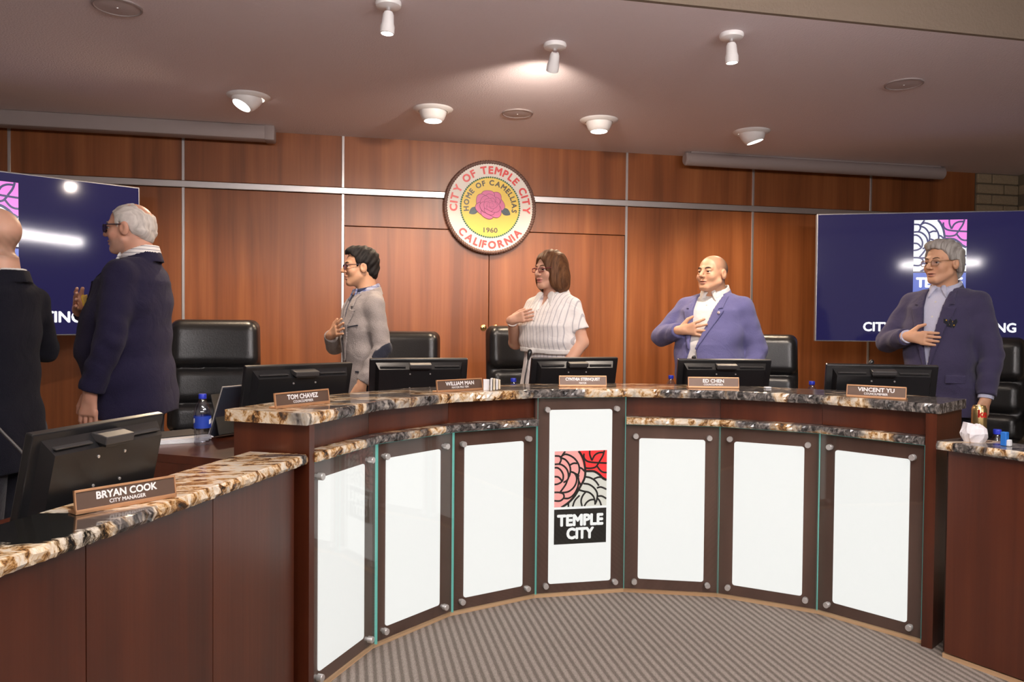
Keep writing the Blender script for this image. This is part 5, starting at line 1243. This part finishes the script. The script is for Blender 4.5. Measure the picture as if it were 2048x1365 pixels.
        for S_, E_, W_ in ((SR_, er, wr_), (SL_, el, wl)):
            We = tuple(np.array(W_)-unit(np.array(W_)-np.array(E_))*.012)
            f.cone(S_, E_, ra-.004, rb, .030, wr=.0030); f.cone(E_, We, rb, rc, .006, cut=True, wr=.0042)
        f.op(lambda x, y, z: hem+.012*np.cos(9*x)-z+0*y, (-.5, -.3, .6), (.5, .4, hem+.05), 0, 'i')
        f.op(lambda x, y, z: z-1.478, (-.2, -.2, 1.44), (.2, .2, 1.66), 0, 'i')
        f.op(lambda x, y, z: rcone(x, y, z, (0, -.026, 1.42), (0, -.026, 1.62), .074, .080), (-.12, -.14, 1.36), (.12, .09, 1.64), .006, 's')
        f.op(lambda x, y, z: np.maximum(np.maximum(np.abs(x-vx*np.clip((1.45-z)/.4, 0, 1))-wv_(z), -.02-y), z-1.53), (-.25, -.02, hem-.06), (.25, .36, 1.53), .003, 's')
        # re-add the forearm that crosses in front of the opening
        We = tuple(np.array(wr_)-unit(np.array(wr_)-np.array(er))*.012); f.cone(er, We, rb, rc, .006, cut=True, wr=.0030)
        collar(f, .084*nk, 1.488+o_.get('jz', 0), .0065, .045, .95, k=.008, hh=.024, lean=.30)
        jm, _ = f.mesh('jacket', s); jo = link('jacket', jm, o_['mat'], root)
        # lapels
        f = cloth_field(.0052, (-.19, -.02, vb-.02), (.19, .30, 1.50))
        def lap(x, y, z):
            xx = x-vx*np.clip((1.45-z)/.4, 0, 1); ax = np.abs(xx); t = np.clip((z-vb)/(1.385-vb), 0, 1)
            lw = np.where(z < 1.368, .010+.062*t, np.where(z < 1.380, .030, .052-.25*np.clip(z-1.38, 0, .1)))
            reg = np.maximum(np.maximum(wv_(z)-.003-ax, ax-wv_(z)-lw), np.maximum(vb-z, z-1.462))
            return np.maximum(np.maximum(np.abs(tor(.0115, wv)(x, y, z))-.0045, reg), -y)
        f.op(lap, (-.19, 0, vb-.02), (.19, .30, 1.48), 0); lm_, _ = f.mesh('lapel', s); link('lapel', lm_, o_['mat'], jo)
        def on_front(x, z, g=.012): 
            a = np.interp(z, [r[0] for r in T], [r[1] for r in T])+.006; b = np.interp(z, [r[0] for r in T], [r[2] for r in T])+.006; c = np.interp(z, [r[0] for r in T], [r[3] for r in T])
            return float(c+b*max(0, 1-abs(x/a)**2.3)**(1/2.3))+g
        if o_.get('square'):
            x0, z0 = -.105, 1.275
            for k2, (dx_, dz_, an) in enumerate(((0, 0, .3), (.018, .004, -.2), (-.018, .002, .7))):
                yb = on_front(x0+dx_, z0, .010); MB().prism([(-.018, -.018), (.018, -.018), (.006, .028), (-.008, .020)], -.003, .003, Matrix.Scale(s, 4) @ Matrix.Translation((x0+dx_, yb, z0+dz_)) @ Matrix.Rotation(PI/2, 4, 'X') @ Matrix.Rotation(an, 4, 'Z')).build('pocket_square', o_['square'], jo)
            if o_.get('dots'):
                for dx_, dz_ in ((-.012, .012), (.015, .02), (.002, -.006), (-.02, -.008)): MB().lathe([(.004, 0), (.003, .002), (0, .002)], 8, Matrix.Scale(s, 4) @ Matrix.Translation((x0+dx_, on_front(x0+dx_, z0, .0145), z0+dz_)) @ Matrix.Rotation(-PI/2, 4, 'X')).build('square_dot', 'pocket_yellow', jo)
        if o_.get('welt'):
            x0, z0 = -.108, 1.262; yb = on_front(x0, z0, .001); MB().box((0, 0, 0), (.046, .004, .0035), Matrix.Scale(s, 4) @ Matrix.Translation((x0, yb, z0)) @ Matrix.Rotation(.55, 4, 'Z') @ Matrix.Rotation(.16, 4, 'Y'), bev=.001, seg=1).build('pocket_welt', o_['welt'], jo)
            x0, z0 = -.120, .985; yb = on_front(x0, z0, .001); MB().box((0, 0, 0), (.012, .004, .0045), Matrix.Scale(s, 4) @ Matrix.Translation((x0, yb, z0)) @ Matrix.Rotation(.6, 4, 'Z'), bev=.001, seg=1).build('pocket_tab', o_['welt'], jo)
        if o_.get('pin'):
            x0, z0 = -.105, 1.352; yb = on_front(x0, z0, .020); MB().lathe([(.009, 0), (.009, .003), (.004, .005), (0, .005)], 16, Matrix.Scale(s, 4) @ Matrix.Translation((x0, yb, z0)) @ Matrix.Rotation(-PI/2, 4, 'X')).build('lapel_pin', 'pin', jo)
        if o_.get('flap'):
            for sx in (-1,):
                x0, z0 = sx*.135, .965; yb = on_front(x0, z0, .002); MB().box((0, 0, 0), (.052, .004, .022), Matrix.Scale(s, 4) @ Matrix.Translation((x0, yb, z0)) @ Matrix.Rotation(.75, 4, 'Z'), bev=.003).build('pocket_flap', o_['mat'], jo)
        if o_.get('patch'):
            e_, w_ = np.array(el), np.array(wl); cp = e_+(w_-e_)*.16; ax_ = unit(w_-e_); out = unit(np.array((-.80, -.60, 0))-np.dot((-.80, -.60, 0), ax_)*ax_)
            f = cloth_field(.0046, tuple(cp-.12), tuple(cp+.12))
            def pt_(x, y, z):
                qx, qy, qz = x-cp[0], y-cp[1], z-cp[2]; u = qx*ax_[0]+qy*ax_[1]+qz*ax_[2]; side_ = np.cross(ax_, out); v = qx*side_[0]+qy*side_[1]+qz*side_[2]; n_ = qx*out[0]+qy*out[1]+qz*out[2]
                dd = smin(rcone(x, y, z, SL_, el, ra-.004, rb, wr=.0022), rcone(x, y, z, el, wl, rb, rc, wr=.0030), .006)
                return np.maximum(np.maximum(np.abs(dd-.001)-.0042, (np.sqrt((u/.090)**2+(v/.056)**2)-1)*.056), -n_)
            f.op(pt_, cp-.12, cp+.12, 0); pm, _ = f.mesh('elbow_patch', s); link('elbow_patch', pm, o_['patch'], jo)
        if o_.get('cuff'):
            for E_, W_ in ((er, wr_), (el, wl)):
                u = unit(np.array(W_)-np.array(E_)); a_, b2 = np.array(W_)-u*.03, np.array(W_)+u*.006
                MB().tube([Vector(a_*s), Vector(b2*s)], [.040*s, .0385*s], 20).build('shirt_cuff', o_['shirt'], root, smooth=.9)
        for kx in range(3):
            u = unit(np.array(wl)-np.array(el)); b2 = np.array(wl)-u*(.03+.016*kx)+np.array((-.028, -.037, 0))
            MB().lathe([(.005, -.003), (.005, .003), (0, .004)], 10, Matrix.Translation(Vector(b2*s)) @ Matrix.Rotation(PI/2, 4, 'X') @ Matrix.Rotation(.6, 4, 'Y')).build('cuff_button', 'button_dark', jo)
    else:       # belted short-sleeved dress
        f = cloth_field(.0070, (-.40, -.30, .45), (.42, .40, 1.60)); D = [list(r) for r in T]
        def dress(x, y, z):
            d = loft(x, y, z, T, .010)
            sk = loft(x, y, z, [(.40, .235, .185, 0), (.80, .212, .160, 0), (1.11, .168, .122, .004), (1.6, .1, .1, 0)], .006)
            d = np.where(z < 1.11, sk, d); pl_ = .0045*np.sin(58*np.arctan2(x, y+.02)/2.2+5*np.sin(3*z))*np.clip(1.30-z, .15, 1)
            blouse = .014*np.exp(-((z-1.165)/.045)**2)
            return np.maximum(np.maximum(d+pl_-blouse, .46-z), z-1.47)
        f.op(dress, (-.32, -.30, .45), (.32, .36, 1.5), 0)
        for sx in (-1, 1): f.cone((sx*.055, -.030, 1.445), (sx*(sw-.006), -.016, zs_+.010), .042, .050, .035)
        for S_, E_, rr_ in ((SR_, er, .58), (SL_, el, .66)):
            Ec = tuple(np.array(S_)+(np.array(E_)-np.array(S_))*rr_); f.cone(S_, Ec, .058, .066, .03, cut=True, wr=.003)
        f.op(lambda x, y, z: rcone(x, y, z, (0, -.026, 1.43), (0, -.02, 1.62), .066, .074), (-.12, -.14, 1.38), (.12, .1, 1.64), .006, 's')
        f.op(lambda x, y, z: np.maximum(np.maximum(np.abs(x)-.035*np.clip((z-1.36)/.1, 0, 1), -y), z-1.6), (-.1, 0, 1.34), (.1, .3, 1.6), .003, 's')
        dm, _ = f.mesh('dress', s); do = link('dress', dm, 'dress_stripe', root)
        f = cloth_field(.0050, (-.15, -.15, 1.34), (.15, .16, 1.58)); collar(f, .090, 1.494, .0060, .036, .35, hh=.020, lean=.55)
        for sx in (-1, 1): f.op(lambda x, y, z: np.maximum(rcone(x, y, z, (sx*.046, .060, 1.462), (sx*.074, .106, 1.395), .026, .007), np.abs(y-(.070+.58*(1.45-z)))-.0060), (-.12, .0, 1.34), (.12, .14, 1.50), .004)
        cm, _ = f.mesh('collar', s); link('collar', cm, 'shirt_white', do)
        f = cloth_field(.0062, (-.26, -.22, 1.05), (.26, .28, 1.18)); f.op(lambda x, y, z: np.maximum(np.abs(loft(x, y, z, T, .016))-.006, np.abs(z-1.112-.01*np.sin(5*x))-.015), (-.25, -.2, 1.08), (.25, .26, 1.15), 0)
        f.op(lambda x, y, z: ell(x, y, z, (.02, float(np.interp(1.112, [r[0] for r in T], [r[2]+r[3] for r in T]))+.022, 1.112), (.026, .014, .020)), (-.05, .1, 1.08), (.08, .24, 1.15), .006)
        bm_, _ = f.mesh('belt', s); link('belt', bm_, 'shirt_white', do)
        for zb_ in (1.36, 1.30, 1.18, 1.10): MB().lathe([(.006, 0), (.006, .003), (0, .004)], 12, Matrix.Scale(s, 4) @ Matrix.Translation((0, float(np.interp(zb_, [r[0] for r in T], [r[2]+r[3] for r in T]))+.014, zb_)) @ Matrix.Rotation(-PI/2, 4, 'X')).build('button', 'shirt_white', do)
        u = unit(np.array(wr_)-np.array(er)); cb = np.array(wr_)-u*.02; q = Vector(u).to_track_quat('Z', 'Y').to_matrix()
        MB().tube([(Vector(cb)+q @ Vector((.034*math.cos(a*PI/10), .034*math.sin(a*PI/10), 0)))*s for a in range(20)], .0045*s, 8, closed=True).build('bracelet', 'bracelet', root, smooth=.9)
    # ---- trousers / legs and shoes
    f = Field(axis(-.26, .26, [], .012, .012), axis(-.20, .22, [], .012, .012), axis(.03, 1.02, [], .012, .012))
    if sp['outfit'] == 'suit':
        f.op(lambda x, y, z: np.maximum(np.maximum(loft(x, y, z, T, -.004), .78-z), z-.98), (-.25, -.2, .8), (.25, .22, 1.0), 0)
        for sx in (-1, 1): f.cone((sx*.092, -.01, .88), (sx*.105, 0, .47), .096, .078, .03); f.cone((sx*.105, 0, .47), (sx*.108, -.01, .085), .078, .066, .02, cut=True)
        tm, _ = f.mesh('trousers', s); link('trousers', tm, 'trouser_dark', root)
    for sx in (-1, 1):
        f = Field(axis(-.08, .08, [], .009, .009), axis(-.12, .22, [], .009, .009), axis(-.0, .14, [], .009, .009))
        f.ell((0, .05, .035), (.045, .125, .045), 0); f.cone((0, -.045, .03), (0, -.03, .09), .042, .038, .02); f.op(lambda x, y, z: .004-z+0*x+0*y, (-1,)*3, (1,)*3, 0, 'i')
        hm_, _ = f.mesh('shoe', s); link('shoe', hm_, 'shoe_black', root, loc=(sx*.107*s, 0, 0))
    if sp.get('ring'):
        W_, d_ = np.array(sp['ring']), unit(dl)
        MB().tube([(Vector(W_)+Vector((.0105*math.cos(a*PI/8), .0105*math.sin(a*PI/8), 0)))*s for a in range(16)], .0022*s, 6, closed=True).build('ring', 'ring_gold', root, smooth=.9)
    return root
def height(px, py, d, floor): return at_d(px, py, d).z-floor
P = []
P.append(dict(label='bald man in a near-black suit seen from behind', px=(-17, 470), d=2.9, floor=0.0, h=height(0, 416, 2.9, 0), body=(-.98, .12), face=(-.99, .15), skin='fair', stubble=(.20, .13, .09), hs=dict(w=1.04), show_left=False, el=(-.21, .085, 1.12), wl=(-.20, .15, .88),
    outfit='suit', wide=.93, fat=-.020, suit=dict(mat='suit_black', shirt='shirt_white', hem=.74, wv=.003, cz=-.014, sl=(.062, .056, .046))))
P.append(dict(label='white-haired man in dark glasses and navy suit with yellow pocket square', px=(259, 452), d=3.72, floor=PLAT, h=height(262, 408, 3.72, PLAT), body=(-.985, -.06), face=(-.985, -.08), skin='pink', hair=('fringe', 'hair_white'), hs=dict(w=1.05, jaw=1.1), brow='hair_white', hb=-.012, neck=1.08,
    glasses=('frame_dark', 'lens_dark', (.046, .034), .0026, -.004), beard=(.42, .30, .24), er=(.29, .12, 1.16), wr=(.015, .262, 1.235), hr=(-.86, -.28, .36), el=(-.265, -.005, 1.10), wl=(-.275, .075, .865), hl=(.02, .10, -1), belly=.10, wide=1.06, fat=.045,
    outfit='suit', suit=dict(mat='suit_navy', shirt='shirt_white', collar='collar_stripe', hem=.745, square='pocket_yellow', vb=1.08, cz=.010, sl=(.070, .064, .052))))
P.append(dict(label='dark-haired man with violet-tinted glasses in a grey jacket with elbow patches', px=(720, 540), d=4.55, floor=PLAT, h=height(722, 497, 4.55, PLAT), body=(-.86, -.51), face=(-.93, -.36), skin='warm', hair=('short', 'hair_black'), hs=dict(w=.98, jaw=.95), brow='hair_black',
    glasses=('frame_dark', 'lens_violet', (.044, .030), .0024, -.003), lip=(.36, .14, .11), er=(.265, .10, 1.13), wr=(.085, .180, 1.205), hr=(-.85, -.12, .34), spread=.24, el=(-.215, -.045, 1.13), wl=(-.215, .085, .915), belly=-.01, wide=.90, fat=-.015, show_left=False,
    outfit='suit', suit=dict(mat='jacket_grey', shirt='shirt_navy', collar='collar_check', hem=.76, vw=.050, vb=1.05, open=.010, patch='patch_navy', welt='patch_navy', sl=(.062, .054, .043), button='shirt_navy')))
P.append(dict(label='brown-haired woman with red glasses in a white striped belted dress', px=(1099, 545), d=4.66, floor=PLAT, h=height(1100, 504, 4.66, PLAT), body=(-.66, -.75), face=(-.78, -.62), skin='fair', hair=('bob', 'hair_brown'), hs=dict(w=.97, jaw=.96), brow='hair_brown', female=True, hb=-.010, neck=1.05,
    glasses=('frame_red', 'lens_clear', (.045, .026), .0022, -.003), lip=(.50, .10, .12), er=(.275, .03, 1.155), wr=(.150, .205, 1.305), hr=(-.95, -.12, .24), spread=.06, thumb=.3, curl=.22, el=(-.215, -.035, 1.165), wl=(-.175, .14, .955), hl=(.1, .3, -1), arm=1.10, wide=.95, fat=.02, hand=.93, show_left=False, outfit='dress'))
P.append(dict(label='heavy-set man with shaved hair in an open blue blazer and white shirt', px=(1424, 551), d=4.75, floor=PLAT, h=height(1424, 511, 4.75, PLAT), body=(-.62, -.79), face=(-.80, -.60), pitch=.10, skin='tan', scalp=(.075, .048, .034), hs=dict(w=1.10, jaw=1.22, mouth=.0045), brow='hair_black', hb=-.026, neck=1.16,
    er=(.325, .075, 1.195), wr=(.115, .235, 1.240), hr=(-.97, -.14, .10), spread=.34, el=(-.275, -.05, 1.12), wl=(-.27, .06, .90), belly=.12, wide=1.07, fat=.035, hand=1.02, show_left=False, zs=1.378,
    outfit='suit', suit=dict(mat='suit_blue', shirt='shirt_white', hem=.76, vw=.070, vb=1.12, open=.022, flare=.075, vx=.030, pin=True, cz=.004, sl=(.074, .067, .051))))
P.append(dict(label='grey-haired man with gold-rimmed glasses in a slate navy suit', px=(1884, 530), d=4.3, floor=PLAT, h=height(1884, 486, 4.3, PLAT), body=(-.80, -.60), face=(-.93, -.37), skin='tan', hair=('swept', 'hair_grey'), hs=dict(w=1.02, jaw=1.05, mouth=.0035), brow='hair_stubble', hb=-.008, neck=1.05,
    glasses=('frame_gold', 'lens_clear', (.047, .032), .0017, -.004), er=(.290, .065, 1.165), wr=(.095, .215, 1.200), hr=(-.98, -.12, -.08), spread=.05, curl=.20, el=(-.255, -.015, 1.11), wl=(-.26, .06, .87), belly=.05, wide=1.01, fat=.010,
    outfit='suit', suit=dict(mat='suit_slate', shirt='shirt_pale_blue', hem=.75, vw=.064, vb=1.02, open=.006, square='pocket_dark', dots=True, flap=True, cuff=True, sl=(.069, .062, .050))))
for sp in P: person(sp)
